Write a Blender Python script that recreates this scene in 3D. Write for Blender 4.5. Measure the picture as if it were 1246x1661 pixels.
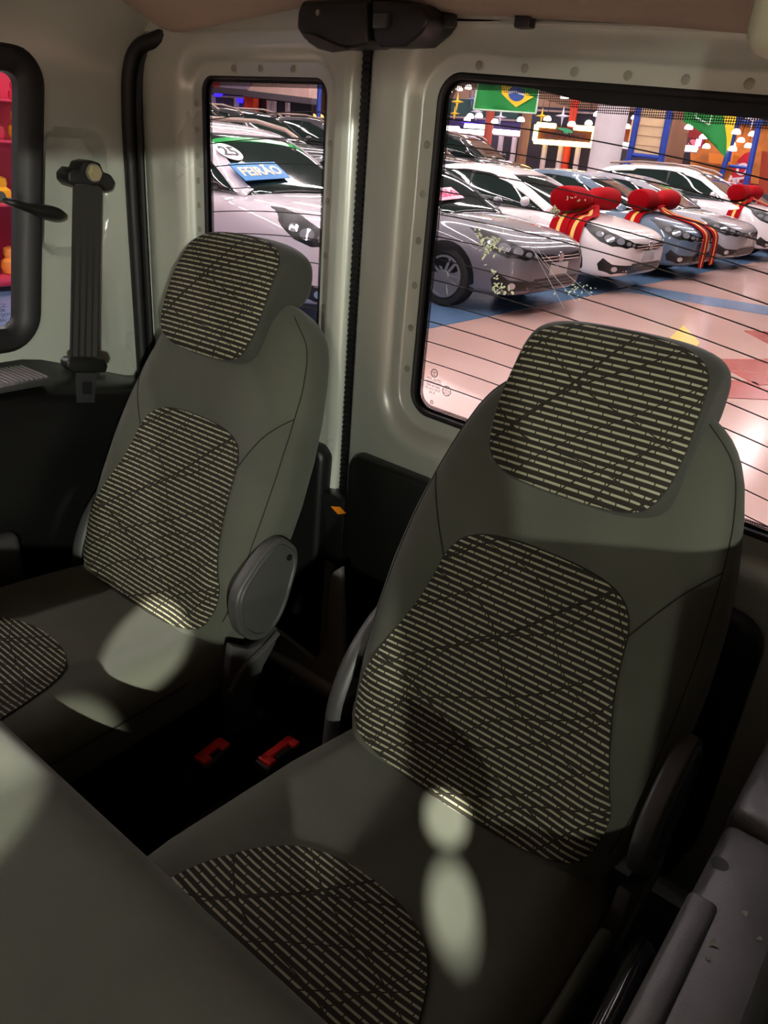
import bpy, bmesh, math, random
from mathutils import Vector, Matrix
from mathutils.bvhtree import BVHTree
from mathutils.geometry import delaunay_2d_cdt
random.seed(7)
for o in list(bpy.data.objects): bpy.data.objects.remove(o, do_unlink=True)
SC = bpy.context.scene
COL = SC.collection
PI = math.pi

# ------------------------------------------------------------------ camera
FPX, CX, CY, CAMZ = 1247.0, 623.0, 830.5, 1.55
RC = ((0.77669359, 0.32086904, -0.54202409), (0.62541927, -0.29064285, 0.72413912), (0.0748184, -0.90142653, -0.42641812))
cam_d = bpy.data.cameras.new('camera'); cam = bpy.data.objects.new('camera', cam_d); COL.objects.link(cam)
cam_d.sensor_fit = 'VERTICAL'; cam_d.sensor_height = 36.0; cam_d.lens = 36.0 * FPX / 1661.0
cam_d.clip_start = 0.02; cam_d.clip_end = 200
cam.matrix_world = Matrix(((RC[0][0], -RC[0][1], -RC[0][2], 0), (RC[1][0], -RC[1][1], -RC[1][2], 0), (RC[2][0], -RC[2][1], -RC[2][2], CAMZ), (0, 0, 0, 1)))
SC.camera = cam

def at(px, py, X=None, Y=None, Z=None):
    """world point on the ray of a photograph pixel, on a plane X=, Y= or Z="""
    v = (px - CX, py - CY, FPX)
    r = [sum(RC[i][k] * v[k] for k in range(3)) for i in range(3)]
    if X is not None: t = X / r[0]
    elif Y is not None: t = Y / r[1]
    else: t = (Z - CAMZ) / r[2]
    return Vector((r[0] * t, r[1] * t, r[2] * t + CAMZ))

# ------------------------------------------------------------------ world, exposure
w = bpy.data.worlds.new('world'); SC.world = w; w.use_nodes = True
bg = w.node_tree.nodes['Background']; bg.inputs[0].default_value = (0.92, 0.90, 0.88, 1); bg.inputs[1].default_value = 0.09
SC.view_settings.view_transform = 'Standard'; SC.view_settings.look = 'None'
SC.view_settings.exposure = 0.55; SC.view_settings.gamma = 1.0; SC.view_settings.use_curve_mapping = False
TUBE_POWER = 52.0       # radiance of the showroom's ceiling light lines
SPOT_POWER = 1900.0  # watts of the added spots that make the cushion light patches
LAMP_POWER = 260.0      # watts of the pendant lamps beside the van

# ------------------------------------------------------------------ materials
def lin(c):
    return tuple(((x / 255) / 12.92 if x / 255 <= 0.04045 else ((x / 255 + 0.055) / 1.055) ** 2.4) for x in c)
MATS = {}
def mat(name, rgb, rough=0.6, metal=0.0, coat=0.0, emit=None, bump=0.0, bscale=200.0, var=0.0, vscale=6.0, spec=0.5, rvar=0.0):
    if name in MATS: return MATS[name]
    m = bpy.data.materials.new(name); m.use_nodes = True; MATS[name] = m
    nt = m.node_tree; b = nt.nodes['Principled BSDF']
    c = lin(rgb)
    b.inputs['Base Color'].default_value = (*c, 1); b.inputs['Roughness'].default_value = rough
    b.inputs['Metallic'].default_value = metal; b.inputs['Coat Weight'].default_value = coat
    b.inputs['Coat Roughness'].default_value = 0.04
    b.inputs['Specular IOR Level'].default_value = spec
    if emit:
        b.inputs['Emission Color'].default_value = (*lin(rgb), 1); b.inputs['Emission Strength'].default_value = emit
    tc = nt.nodes.new('ShaderNodeTexCoord')
    if var > 0 or rvar > 0:
        n = nt.nodes.new('ShaderNodeTexNoise'); n.inputs['Scale'].default_value = vscale; n.inputs['Detail'].default_value = 4
        nt.links.new(tc.outputs['Object'], n.inputs['Vector'])
        if var > 0:
            r = nt.nodes.new('ShaderNodeValToRGB')
            r.color_ramp.elements[0].position = 0.3; r.color_ramp.elements[1].position = 0.7
            r.color_ramp.elements[0].color = (*[x * (1 - var) for x in c], 1); r.color_ramp.elements[1].color = (*[min(1, x * (1 + var)) for x in c], 1)
            nt.links.new(n.outputs['Fac'], r.inputs['Fac']); nt.links.new(r.outputs['Color'], b.inputs['Base Color'])
        if rvar > 0:
            mr = nt.nodes.new('ShaderNodeMapRange'); mr.inputs['To Min'].default_value = max(0.02, rough - rvar); mr.inputs['To Max'].default_value = rough + rvar
            nt.links.new(n.outputs['Fac'], mr.inputs['Value']); nt.links.new(mr.outputs['Result'], b.inputs['Roughness'])
    if bump > 0:
        n2 = nt.nodes.new('ShaderNodeTexNoise'); n2.inputs['Scale'].default_value = bscale; n2.inputs['Detail'].default_value = 2
        bp = nt.nodes.new('ShaderNodeBump'); bp.inputs['Strength'].default_value = bump; bp.inputs['Distance'].default_value = 0.002
        nt.links.new(tc.outputs['Object'], n2.inputs['Vector']); nt.links.new(n2.outputs['Fac'], bp.inputs['Height']); nt.links.new(bp.outputs['Normal'], b.inputs['Normal'])
    return m

def emit_mat(name, rgb, strength):
    if name in MATS: return MATS[name]
    m = bpy.data.materials.new(name); m.use_nodes = True; MATS[name] = m
    nt = m.node_tree; nt.nodes.clear()
    e = nt.nodes.new('ShaderNodeEmission'); e.inputs[0].default_value = (*lin(rgb), 1); e.inputs[1].default_value = strength
    o = nt.nodes.new('ShaderNodeOutputMaterial'); nt.links.new(e.outputs[0], o.inputs[0])
    return m

def glass_mat(name, tint=(245, 240, 245), refl=0.06):
    if name in MATS: return MATS[name]
    m = bpy.data.materials.new(name); m.use_nodes = True; MATS[name] = m
    nt = m.node_tree; nt.nodes.clear()
    t = nt.nodes.new('ShaderNodeBsdfTransparent'); t.inputs[0].default_value = (*lin(tint), 1)
    g = nt.nodes.new('ShaderNodeBsdfGlossy'); g.inputs['Roughness'].default_value = 0.01
    lw = nt.nodes.new('ShaderNodeLayerWeight'); lw.inputs[0].default_value = 0.12
    mr = nt.nodes.new('ShaderNodeMath'); mr.operation = 'MULTIPLY'; mr.inputs[1].default_value = refl * 4
    nt.links.new(lw.outputs['Fresnel'], mr.inputs[0])
    mx = nt.nodes.new('ShaderNodeMixShader'); o = nt.nodes.new('ShaderNodeOutputMaterial')
    nt.links.new(mr.outputs[0], mx.inputs[0]); nt.links.new(t.outputs[0], mx.inputs[1]); nt.links.new(g.outputs[0], mx.inputs[2]); nt.links.new(mx.outputs[0], o.inputs[0])
    return m

def fabric_mat(name, rgb, weave=900.0):
    """plain woven seat cloth: fine diagonal twill relief"""
    if name in MATS: return MATS[name]
    m = mat(name, rgb, 0.88, var=0.10, vscale=9, spec=0.25)
    nt = m.node_tree; b = nt.nodes['Principled BSDF']
    b.inputs['Sheen Weight'].default_value = 0.12; b.inputs['Sheen Roughness'].default_value = 0.5
    tc = nt.nodes.new('ShaderNodeTexCoord')
    wv = nt.nodes.new('ShaderNodeTexWave'); wv.wave_type = 'BANDS'; wv.bands_direction = 'DIAGONAL'; wv.inputs['Scale'].default_value = 420; wv.inputs['Distortion'].default_value = 0.6
    nz = nt.nodes.new('ShaderNodeTexNoise'); nz.inputs['Scale'].default_value = weave; nz.inputs['Detail'].default_value = 2
    ad = nt.nodes.new('ShaderNodeMath'); ad.operation = 'ADD'
    bp = nt.nodes.new('ShaderNodeBump'); bp.inputs['Strength'].default_value = 0.2; bp.inputs['Distance'].default_value = 0.001
    nt.links.new(tc.outputs['Object'], wv.inputs['Vector']); nt.links.new(tc.outputs['Object'], nz.inputs['Vector'])
    nt.links.new(wv.outputs['Fac'], ad.inputs[0]); nt.links.new(nz.outputs['Fac'], ad.inputs[1])
    nt.links.new(ad.outputs[0], bp.inputs['Height']); nt.links.new(bp.outputs['Normal'], b.inputs['Normal'])
    return m

def stripe_mat(name, dark, light, period=0.0088, duty=0.33):
    """woven cloth with broken light dashes and wandering dark diagonal lines (uses the UV map, in metres)"""
    m = bpy.data.materials.new(name); m.use_nodes = True; MATS[name] = m
    nt = m.node_tree; N = nt.nodes; L = nt.links
    b = N['Principled BSDF']; b.inputs['Roughness'].default_value = 0.85; b.inputs['Specular IOR Level'].default_value = 0.25
    def math_(op, a, bb=None, cc=None):
        n = N.new('ShaderNodeMath'); n.operation = op
        for i, v in enumerate((a, bb, cc)):
            if v is None: continue
            if isinstance(v, (int, float)): n.inputs[i].default_value = v
            else: L.new(v, n.inputs[i])
        return n.outputs[0]
    uv = N.new('ShaderNodeUVMap'); sp = N.new('ShaderNodeSeparateXYZ'); L.new(uv.outputs[0], sp.inputs[0])
    u, v = sp.outputs[0], sp.outputs[1]
    row = math_('DIVIDE', v, period); fr = math_('FRACT', row); fl = math_('FLOOR', row)
    stripe = math_('LESS_THAN', fr, duty)
    # dashes: each row cut into lengths, with the cuts shifted row by row
    sh = math_('FRACT', math_('MULTIPLY', fl, 0.37)); dash = math_('FRACT', math_('ADD', math_('DIVIDE', u, 0.024), sh))
    keep = math_('LESS_THAN', dash, 0.93)
    # wandering diagonal dark lines, two families
    def lines(angle, spacing, width, seed, wob):
        nz = N.new('ShaderNodeTexNoise'); nz.noise_dimensions = '2D'; nz.inputs['Scale'].default_value = wob; nz.inputs['Detail'].default_value = 0
        mp = N.new('ShaderNodeMapping'); mp.inputs['Location'].default_value = (seed, seed * 1.7, 0); L.new(uv.outputs[0], mp.inputs[0]); L.new(mp.outputs[0], nz.inputs['Vector'])
        d = math_('ADD', math_('MULTIPLY', u, math.sin(angle)), math_('MULTIPLY', v, math.cos(angle)))
        d = math_('ADD', math_('DIVIDE', d, spacing), math_('MULTIPLY', nz.outputs[0], 1.5))
        f = math_('ABSOLUTE', math_('SUBTRACT', math_('FRACT', d), 0.5))
        return math_('GREATER_THAN', f, width)
    k = math_('MULTIPLY', keep, stripe)
    k = math_('MULTIPLY', k, lines(-0.75, 0.064, 0.018, 1.3, 4))
    k = math_('MULTIPLY', k, lines(0.40, 0.09, 0.011, 4.1, 4))
    k = math_('MULTIPLY', k, lines(-1.05, 0.11, 0.010, 8.1, 3))
    mx = N.new('ShaderNodeMix'); mx.data_type = 'RGBA'
    mx.inputs['A'].default_value = (*lin(dark), 1); mx.inputs['B'].default_value = (*lin(light), 1)
    L.new(k, mx.inputs['Factor']); L.new(mx.outputs['Result'], b.inputs['Base Color'])
    bp = N.new('ShaderNodeBump'); bp.inputs['Strength'].default_value = 0.5; bp.inputs['Distance'].default_value = 0.001
    L.new(k, bp.inputs['Height']); L.new(bp.outputs['Normal'], b.inputs['Normal'])
    return m

# ------------------------------------------------------------------ objects
def tag(o, label=None, cat=None, group=None, kind=None):
    if label: o['label'] = label
    if cat: o['category'] = cat
    if group: o['group'] = group
    if kind: o['kind'] = kind
    return o
WM = {}
def thing(name, label, cat, loc=(0, 0, 0), rotz=0.0, group=None, kind=None):
    o = bpy.data.objects.new(name, None); COL.objects.link(o); o.empty_display_size = 0.05
    o.location = loc; o.rotation_euler = (0, 0, rotz)
    WM[o.name] = Matrix.Translation(Vector(loc)) @ Matrix.Rotation(rotz, 4, 'Z')
    return tag(o, label, cat, group, kind)
def obj(name, data, m, parent=None, smooth=True, uv=None):
    """data = (verts, faces) in world metres (or in the parent's own frame when the parent sits at the origin) -> ONE mesh object"""
    V, F = data
    V = [Vector(v) for v in V]
    me = bpy.data.meshes.new(name)
    loc = Vector((0, 0, 0))
    if parent is None and V:
        xs = [v.x for v in V]; ys = [v.y for v in V]; zs = [v.z for v in V]
        loc = Vector(((min(xs) + max(xs)) / 2, (min(ys) + max(ys)) / 2, min(zs)))
    me.from_pydata([tuple(v - loc) for v in V], [], [tuple(f) for f in F])
    if uv:
        l = me.uv_layers.new(name='UVMap')
        for lp in me.loops: l.data[lp.index].uv = uv[lp.vertex_index]
    bm = bmesh.new(); bm.from_mesh(me); bmesh.ops.recalc_face_normals(bm, faces=bm.faces); bm.to_mesh(me); bm.free()
    if smooth:
        for p in me.polygons: p.use_smooth = True
        me.set_sharp_from_angle(angle=math.radians(42))
    for mm in (m if isinstance(m, (list, tuple)) else [m]): me.materials.append(mm)
    o = bpy.data.objects.new(name, me); COL.objects.link(o)
    o.location = loc
    if parent is not None:
        o.parent = parent; o.location = (0, 0, 0)
        o.matrix_parent_inverse = WM.get(parent.name, Matrix()).inverted()
    WM[o.name] = Matrix.Translation(loc) if parent is None else Matrix()
    return o
def copy_tree(o, parent=None):
    c = o.copy(); COL.objects.link(c)
    if parent is not None:
        mi = o.matrix_parent_inverse.copy(); c.parent = parent; c.matrix_parent_inverse = mi
    for ch in list(o.children): copy_tree(ch, c)
    return c

# ------------------------------------------------------------------ shapes: each returns (verts, faces)
def join(*ds):
    V, F = [], []
    for v, f in ds:
        n = len(V); V += [Vector(x) for x in v]; F += [tuple(i + n for i in q) for q in f]
    return V, F
def xf(d, M):
    return [M @ Vector(v) for v in d[0]], d[1]
def box(x0, x1, y0, y1, z0, z1, bev=0.0, seg=2):
    if bev <= 0:
        V = [(x, y, z) for x in (x0, x1) for y in (y0, y1) for z in (z0, z1)]
        return V, [(0, 1, 3, 2), (4, 6, 7, 5), (0, 4, 5, 1), (2, 3, 7, 6), (0, 2, 6, 4), (1, 5, 7, 3)]
    bm = bmesh.new(); bmesh.ops.create_cube(bm, size=1)
    for v in bm.verts: v.co = Vector(((x0 + x1) / 2 + v.co.x * (x1 - x0), (y0 + y1) / 2 + v.co.y * (y1 - y0), (z0 + z1) / 2 + v.co.z * (z1 - z0)))
    bmesh.ops.bevel(bm, geom=list(bm.edges), offset=bev, segments=seg, profile=0.5, affect='EDGES')
    return frombm(bm)
def frombm(bm):
    bm.verts.index_update(); V = [v.co.copy() for v in bm.verts]; F = [tuple(v.index for v in f.verts) for f in bm.faces]; bm.free(); return V, F
def tube(pts, r, seg=10, cap=True, closed=False, flat=1.0, up=None):
    """swept tube; r may be a list; flat squashes along the second axis"""
    P = [Vector(p) for p in pts]; n = len(P); V, F = [], []
    rs = r if isinstance(r, (list, tuple)) else [r] * n
    ref = Vector(up) if up else Vector((0, 0, 1))
    for i in range(n):
        t = (P[(i + 1) % n] - P[i - 1]) if closed else (P[min(i + 1, n - 1)] - P[max(i - 1, 0)])
        t.normalize(); a = t.cross(ref)
        if a.length < 1e-3: a = t.cross(Vector((0, 1, 0)) if abs(t.y) < .9 else Vector((1, 0, 0)))
        a.normalize(); b = a.cross(t)
        for k in range(seg):
            q = 2 * PI * k / seg; V.append(P[i] + a * math.cos(q) * rs[i] + b * math.sin(q) * rs[i] * flat)
    m = n if closed else n - 1
    for i in range(m):
        for k in range(seg):
            j = (i + 1) % n; F.append((i * seg + k, i * seg + (k + 1) % seg, j * seg + (k + 1) % seg, j * seg + k))
    if cap and not closed: F.append(tuple(range(seg))[::-1]); F.append(tuple((n - 1) * seg + k for k in range(seg)))
    return V, F
def spline(pts, n=8, closed=False):
    P = [Vector(p) if len(p) == 3 else Vector((p[0], p[1], 0)) for p in pts]; out = []; m = len(P)
    for i in range(m if closed else m - 1):
        p0, p1, p2, p3 = (P[(i - 1) % m], P[i], P[(i + 1) % m], P[(i + 2) % m]) if closed else (P[max(i - 1, 0)], P[i], P[i + 1], P[min(i + 2, m - 1)])
        for k in range(n):
            t = k / n; out.append(0.5 * ((2 * p1) + (p2 - p0) * t + (2 * p0 - 5 * p1 + 4 * p2 - p3) * t * t + (3 * p1 - p0 - 3 * p2 + p3) * t ** 3))
    if not closed: out.append(P[-1])
    return [(q.x, q.y) for q in out] if len(pts[0]) == 2 else out
def loft(rings, cap=True, closed=True):
    V, F = [], []; n = len(rings[0])
    for r in rings: V += [Vector(p) for p in r]
    for i in range(len(rings) - 1):
        for k in range(n if closed else n - 1):
            F.append((i * n + k, i * n + (k + 1) % n, (i + 1) * n + (k + 1) % n, (i + 1) * n + k))
    if cap:
        F.append(tuple(range(n))[::-1]); F.append(tuple((len(rings) - 1) * n + k for k in range(n)))
    return V, F
def lathe(prof, seg=24, axis='Z', c=(0, 0, 0)):
    rings = []
    for r, h in prof:
        ring = []
        for k in range(seg):
            q = 2 * PI * k / seg; a, b = r * math.cos(q), r * math.sin(q)
            p = {'Z': (a, b, h), 'Y': (a, h, b), 'X': (h, a, b)}[axis]; ring.append(Vector(p) + Vector(c))
        rings.append(ring)
    return loft(rings, cap=True)
def prism(poly, fn0, fn1):
    """polygon (2-D points) lifted by two functions: a solid plate"""
    a = [Vector(fn0(*p)) for p in poly]; b = [Vector(fn1(*p)) for p in poly]; n = len(a)
    return a + b, [tuple(range(n))[::-1], tuple(range(n, 2 * n))] + [(k, (k + 1) % n, n + (k + 1) % n, n + k) for k in range(n)]
def rrect(cx, cy, hw, hh, r, n=8):
    out = []
    r = min(r, hw, hh)
    for sx, sy, a0 in ((1, 1, 0), (-1, 1, PI / 2), (-1, -1, PI), (1, -1, 1.5 * PI)):
        for k in range(n + 1):
            a = a0 + (PI / 2) * k / n; out.append((cx + sx * (hw - r) + r * math.cos(a), cy + sy * (hh - r) + r * math.sin(a)))
    return out
def inside(poly, x, y):
    c = False; n = len(poly); j = n - 1
    for i in range(n):
        xi, yi = poly[i]; xj, yj = poly[j]
        if (yi > y) != (yj > y) and x < (xj - xi) * (y - yi) / (yj - yi) + xi: c = not c
        j = i
    return c
def bvh(d):
    return BVHTree.FromPolygons([tuple(v) for v in d[0]], [tuple(f) for f in d[1]])
def patch(poly, cast, step, off=0.004, depth=0.006):
    """a raised panel that follows a surface: polygon (u, v) filled with triangles and laid on the surface found by cast(u, v)"""
    pts = [Vector((p[0], p[1])) for p in poly]; nb = len(pts)
    us = [p[0] for p in poly]; vs = [p[1] for p in poly]
    u = min(us) + step / 2
    while u < max(us):
        v = min(vs) + step / 2
        while v < max(vs):
            if inside(poly, u, v) and min((u - p.x) ** 2 + (v - p.y) ** 2 for p in pts[:nb]) > (0.4 * step) ** 2: pts.append(Vector((u, v)))
            v += step
        u += step
    r = delaunay_2d_cdt(pts, [], [list(range(nb))], 1, 1e-6)
    vv, ff, orig = r[0], r[2], r[3]
    V, UV = [], []; last = None
    for p in vv:
        h = cast(p.x, p.y)
        if h is None: h = last or (Vector((0, 0, 0)), Vector((0, 0, 1)))
        last = h
        V.append(h[0] + h[1] * off); UV.append((p.x, p.y))
    F = [tuple(f) for f in ff]
    idx = {}
    for i, o in enumerate(orig):
        for q in o:
            if q < nb: idx[q] = i
    n0 = len(V); ok = all(k in idx for k in range(nb))
    if ok and depth > 0:
        for k in range(nb):
            h = cast(poly[k][0], poly[k][1]) or last
            V.append(h[0] + h[1] * (off - depth)); UV.append(poly[k])
        for k in range(nb):
            F.append((idx[k], idx[(k + 1) % nb], n0 + (k + 1) % nb, n0 + k))
    return (V, F), UV
def caster(tree, fn, d):
    d = Vector(d).normalized()
    def c(u, v):
        o = Vector(fn(u, v)); h = tree.ray_cast(o, d)
        if h[0] is None:
            h = tree.find_nearest(o + d * 1.0)
            if h[0] is None: return None
        n = h[1]
        if n.dot(d) > 0: n = -n
        return h[0], n
    return c
def subdiv(d, lv=2):
    me = bpy.data.meshes.new('t'); me.from_pydata([tuple(v) for v in d[0]], [], [tuple(f) for f in d[1]])
    bm = bmesh.new(); bm.from_mesh(me); bmesh.ops.recalc_face_normals(bm, faces=bm.faces); bm.to_mesh(me); bm.free()
    o = bpy.data.objects.new('t', me); COL.objects.link(o)
    s = o.modifiers.new('s', 'SUBSURF'); s.levels = lv; s.render_levels = lv
    dg = bpy.context.evaluated_depsgraph_get(); e = o.evaluated_get(dg); m2 = e.to_mesh()
    V = [v.co.copy() for v in m2.vertices]; F = [tuple(p.vertices) for p in m2.polygons]
    e.to_mesh_clear(); bpy.data.objects.remove(o, do_unlink=True); bpy.data.meshes.remove(me)
    return V, F
def text(s, size, depth=0.002, bold=0.0, align='CENTER'):
    """flat lettering lying in the XY plane, centred on the origin"""
    c = bpy.data.curves.new('t', 'FONT'); c.body = s; c.size = size; c.extrude = depth; c.offset = bold; c.align_x = align; c.align_y = 'CENTER'; c.resolution_u = 3
    o = bpy.data.objects.new('t', c); COL.objects.link(o)
    dg = bpy.context.evaluated_depsgraph_get(); e = o.evaluated_get(dg); m2 = e.to_mesh()
    V = [v.co.copy() for v in m2.vertices]; F = [tuple(p.vertices) for p in m2.polygons]
    e.to_mesh_clear(); bpy.data.objects.remove(o, do_unlink=True); bpy.data.curves.remove(c)
    return V, F
def frame(o, x, y):
    """matrix with origin o, x axis x, y axis y (orthonormalised)"""
    x = Vector(x).normalized(); z = x.cross(Vector(y)).normalized(); y = z.cross(x)
    return Matrix(((x.x, y.x, z.x, o[0]), (x.y, y.y, z.y, o[1]), (x.z, y.z, z.z, o[2]), (0, 0, 0, 1)))
def lerp(tab, t):
    if t <= tab[0][0]: return tab[0][1]
    for (a, va), (b, vb) in zip(tab, tab[1:]):
        if t <= b:
            k = (t - a) / (b - a); k = k * k * (3 - 2 * k) if False else k
            return va + (vb - va) * k
    return tab[-1][1]

# =================================================================== VAN SHELL
PAINT = mat('van_inner_paint', (178, 183, 170), 0.30, metal=0.15, coat=0.35, var=0.07, vscale=3.0, rvar=0.08)
LINER = mat('headliner', (150, 136, 120), 0.95, bump=0.25, bscale=500, var=0.06, vscale=5)
BLACKP = mat('black_plastic', (20, 21, 19), 0.42, bump=0.15, bscale=700)
DARKP = mat('charcoal_plastic', (58, 58, 57), 0.5, bump=0.2, bscale=600, var=0.1, vscale=8)
GREYP = mat('grey_plastic', (96, 96, 94), 0.45, bump=0.15, bscale=500, var=0.1, vscale=7)
RUBBER = mat('rubber', (12, 12, 12), 0.55)
CARPET = mat('van_carpet', (14, 14, 13), 0.97, bump=0.5, bscale=900)
GLASS = glass_mat('window_glass')
FRIT = mat('black_frit', (8, 8, 9), 0.3)
WIRE = mat('defroster_wire', (30, 26, 26), 0.6)
METAL = mat('satin_steel', (150, 148, 142), 0.35, metal=0.8)

YR = 1.06                      # plane of the rear doors' inner flange
def hollow_door(win, outer, shear, prof, depth=0.05):
    """pressed door panel: loops around the window opening, out to the door's edge and round its back"""
    cx, cz, hw, hh, r = win; ox, oz, ow, oh, orr = outer
    rings = []
    def add(poly, y): rings.append([Vector((x, y, z + shear(x))) for x, z in poly])
    add(rrect(cx, cz, hw + .045, hh + .045, r + .045, 8), YR + depth); add(rrect(cx, cz, hw + .004, hh + .004, r, 8), YR + .02)
    for o, y in prof: add(rrect(cx, cz, hw + o, hh + o, r + o, 8), YR + y)
    yl = prof[-1][1]
    for k in (0.35, 0.7):
        o = prof[-1][0]
        a = rrect(cx, cz, hw + o, hh + o, r + o, 8); b = rrect(ox, oz, ow - .012, oh - .012, orr, 8)
        add([(p[0] * (1 - k) + q[0] * k, p[1] * (1 - k) + q[1] * k) for p, q in zip(a, b)], YR + yl - 0.003)
    add(rrect(ox, oz, ow - .012, oh - .012, orr, 8), YR + yl)
    add(rrect(ox, oz, ow - .004, oh - .004, orr, 8), YR + yl + .006)
    add(rrect(ox, oz, ow, oh, orr, 8), YR + yl + .022)
    add(rrect(ox, oz, ow, oh, orr, 8), YR + depth)
    rings.append([v.copy() for v in rings[0]])
    return loft(rings, cap=False)
def ring_band(cx, cz, hw, hh, r, w0, w1, y, shear, th=0.0015):
    def L(o, yy): return [Vector((x, yy, z + shear(x))) for x, z in rrect(cx, cz, hw + o, hh + o, max(.004, r + o), 8)]
    return loft([L(w0, y), L(w1, y), L(w1, y + th), L(w0, y + th), L(w0, y)], cap=False)
def dots_mat():
    m = bpy.data.materials.new('frit_dots'); m.use_nodes = True; nt = m.node_tree; N = nt.nodes; L = nt.links
    b = N['Principled BSDF']; b.inputs['Base Color'].default_value = (.004, .004, .004, 1)
    tc = N.new('ShaderNodeTexCoord'); mp = N.new('ShaderNodeMapping'); mp.inputs['Scale'].default_value = (480, 480, 480); mp.inputs['Rotation'].default_value = (0, PI / 4, 0)
    L.new(tc.outputs['Object'], mp.inputs[0]); ch = N.new('ShaderNodeTexChecker'); ch.inputs['Scale'].default_value = 1.0
    ch.inputs['Color1'].default_value = (1, 1, 1, 1); ch.inputs['Color2'].default_value = (0, 0, 0, 1)
    mp.inputs['Location'].default_value = (.31, .5, .17)
    L.new(mp.outputs[0], ch.inputs[0]); tr = N.new('ShaderNodeBsdfTransparent'); mx = N.new('ShaderNodeMixShader'); o = N['Material Output']
    L.new(ch.outputs['Fac'], mx.inputs[0]); L.new(tr.outputs[0], mx.inputs[1]); L.new(b.outputs[0], mx.inputs[2]); L.new(mx.outputs[0], o.inputs[0])
    return m
DOTS = dots_mat()
PROF = [(0.0, .012), (.003, .001), (.008, 0), (.028, 0), (.033, -.003), (.038, -.012), (.048, -.022), (.062, -.027), (.07, -.027)]
RIV = mat('dimple_paint', (150, 150, 136), 0.35, metal=0.15)
def dimples(parent, cx, cz, hw, hh, shear, top, side):
    for x in top: 
        obj('spot_weld', lathe([(.001, .0), (.0045, 0), (.006, -.0015), (.0035, -.0025), (.001, -.002)], 10, 'Y', (x, YR - .0005, cz + hh + .018 + shear(x))), RIV, parent)
    for z, s in side:
        obj('spot_weld', lathe([(.001, .0), (.0045, 0), (.006, -.0015), (.0035, -.0025), (.001, -.002)], 10, 'Y', (cx + s * (hw + .018), YR - .0005, z + shear(cx + s * hw))), RIV, parent)

# ---- narrow rear door (left in the photograph)
W1 = (-1.142, 1.402, .158, .243, .026)
d1 = thing('door_1', 'narrow grey rear door with tall window behind the further seat', 'van door', (-1.18, YR, .50), kind='structure')
s0 = lambda x: 0.0
prof1 = [(o * .8, y) for o, y in PROF]
obj('door_panel', hollow_door(W1, (-1.178, 1.116, .282, .616, .05), s0, prof1), PAINT, d1)
g = obj('window_pane', prism(rrect(W1[0], W1[1], W1[2] + .004, W1[3] + .004, .026), lambda x, z: (x, YR + .012, z), lambda x, z: (x, YR + .015, z)), GLASS, d1, smooth=False)
obj('frit_band', ring_band(*W1, -.007, .003, YR + .0105, s0), FRIT, d1)
obj('frit_dots', ring_band(*W1, -.013, -.007, YR + .0108, s0), DOTS, d1, smooth=False)
obj('window_gasket', tube([(x, YR + .006, z) for x, z in rrect(W1[0], W1[1], W1[2] + .002, W1[3] + .002, .027)], .005, 8, closed=True, up=(0, 1, 0)), RUBBER, d1)
dimples(d1, W1[0], W1[1], W1[2] - .003, W1[3] - .004, s0, (-1.21, -1.14, -1.06), [(1.60 - .045 * k, -1) for k in range(6)] + [(1.55 - .09 * k, 1) for k in range(5)])
for k in range(11):
    z = 1.585 - k * .041; p = [(-1.298 + .032 * i, YR + .0105, z - .012 + .0045 * i - .00020 * i * i) for i in range(11)]
    obj('defroster_wire', tube(p, .0009, 4), WIRE, d1)
# lower black trim
def bprism(poly, f0, f1, bev=.006, seg=2):
    V, F = prism(poly, f0, f1); bm = bmesh.new()
    vs = [bm.verts.new(v) for v in V]
    for f in F: bm.faces.new([vs[i] for i in f])
    bmesh.ops.recalc_face_normals(bm, faces=bm.faces)
    es = [e for e in bm.edges if len(e.link_faces) == 2 and e.calc_face_angle() > .6]
    bmesh.ops.bevel(bm, geom=es, offset=bev, segments=seg, profile=.5, affect='EDGES')
    return frombm(bm)
tr1 = [(-1.455, .52), (-.915, .52), (-.908, .94)] + [(-.931 + .025 * math.cos(a), 1.008 + .025 * math.sin(a)) for a in [k * PI / 12 for k in range(7)]] + [(-1.455, 1.04)]
obj('lower_trim', bprism(tr1, lambda x, z: (x, YR - .06, z), lambda x, z: (x, YR - .02, z), .012, 3), BLACKP, d1)

# ---- wide rear door (right in the photograph)
W2 = (-.415, 1.398, .337, .255, .035)
sh2 = lambda x: -.045 * (x + .75)
d2 = thing('door_2', 'wide grey rear door with large heated window behind the nearer seat', 'van door', (-.44, YR, .50), kind='structure')
obj('door_panel', hollow_door(W2, (-.438, 1.114, .437, .614, .06), sh2, PROF), PAINT, d2)
obj('window_pane', prism(rrect(W2[0], W2[1], W2[2] + .004, W2[3] + .004, .035), lambda x, z: (x, YR + .012, z + sh2(x)), lambda x, z: (x, YR + .015, z + sh2(x))), GLASS, d2, smooth=False)
obj('frit_band', ring_band(*W2, -.006, .003, YR + .0105, sh2), FRIT, d2)
topfrit = [(-.725 + k * .02, 0) for k in range(33)]
fr = loft([[Vector((x, YR + .0104, W2[1] + W2[3] + .002 + sh2(x))) for x, _ in topfrit], [Vector((x, YR + .0104, W2[1] + W2[3] - .004 - .014 * min(1, max(0, (x + .62) / .1)) + sh2(x))) for x, _ in topfrit]], cap=False, closed=False)
obj('frit_band', fr, FRIT, d2)
fr = loft([[Vector((x, YR + .0106, W2[1] + W2[3] - .003 - .014 * min(1, max(0, (x + .62) / .1)) + sh2(x))) for x, _ in topfrit], [Vector((x, YR + .0106, W2[1] + W2[3] - .014 - .014 * min(1, max(0, (x + .62) / .1)) + sh2(x))) for x, _ in topfrit]], cap=False, closed=False)
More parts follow.
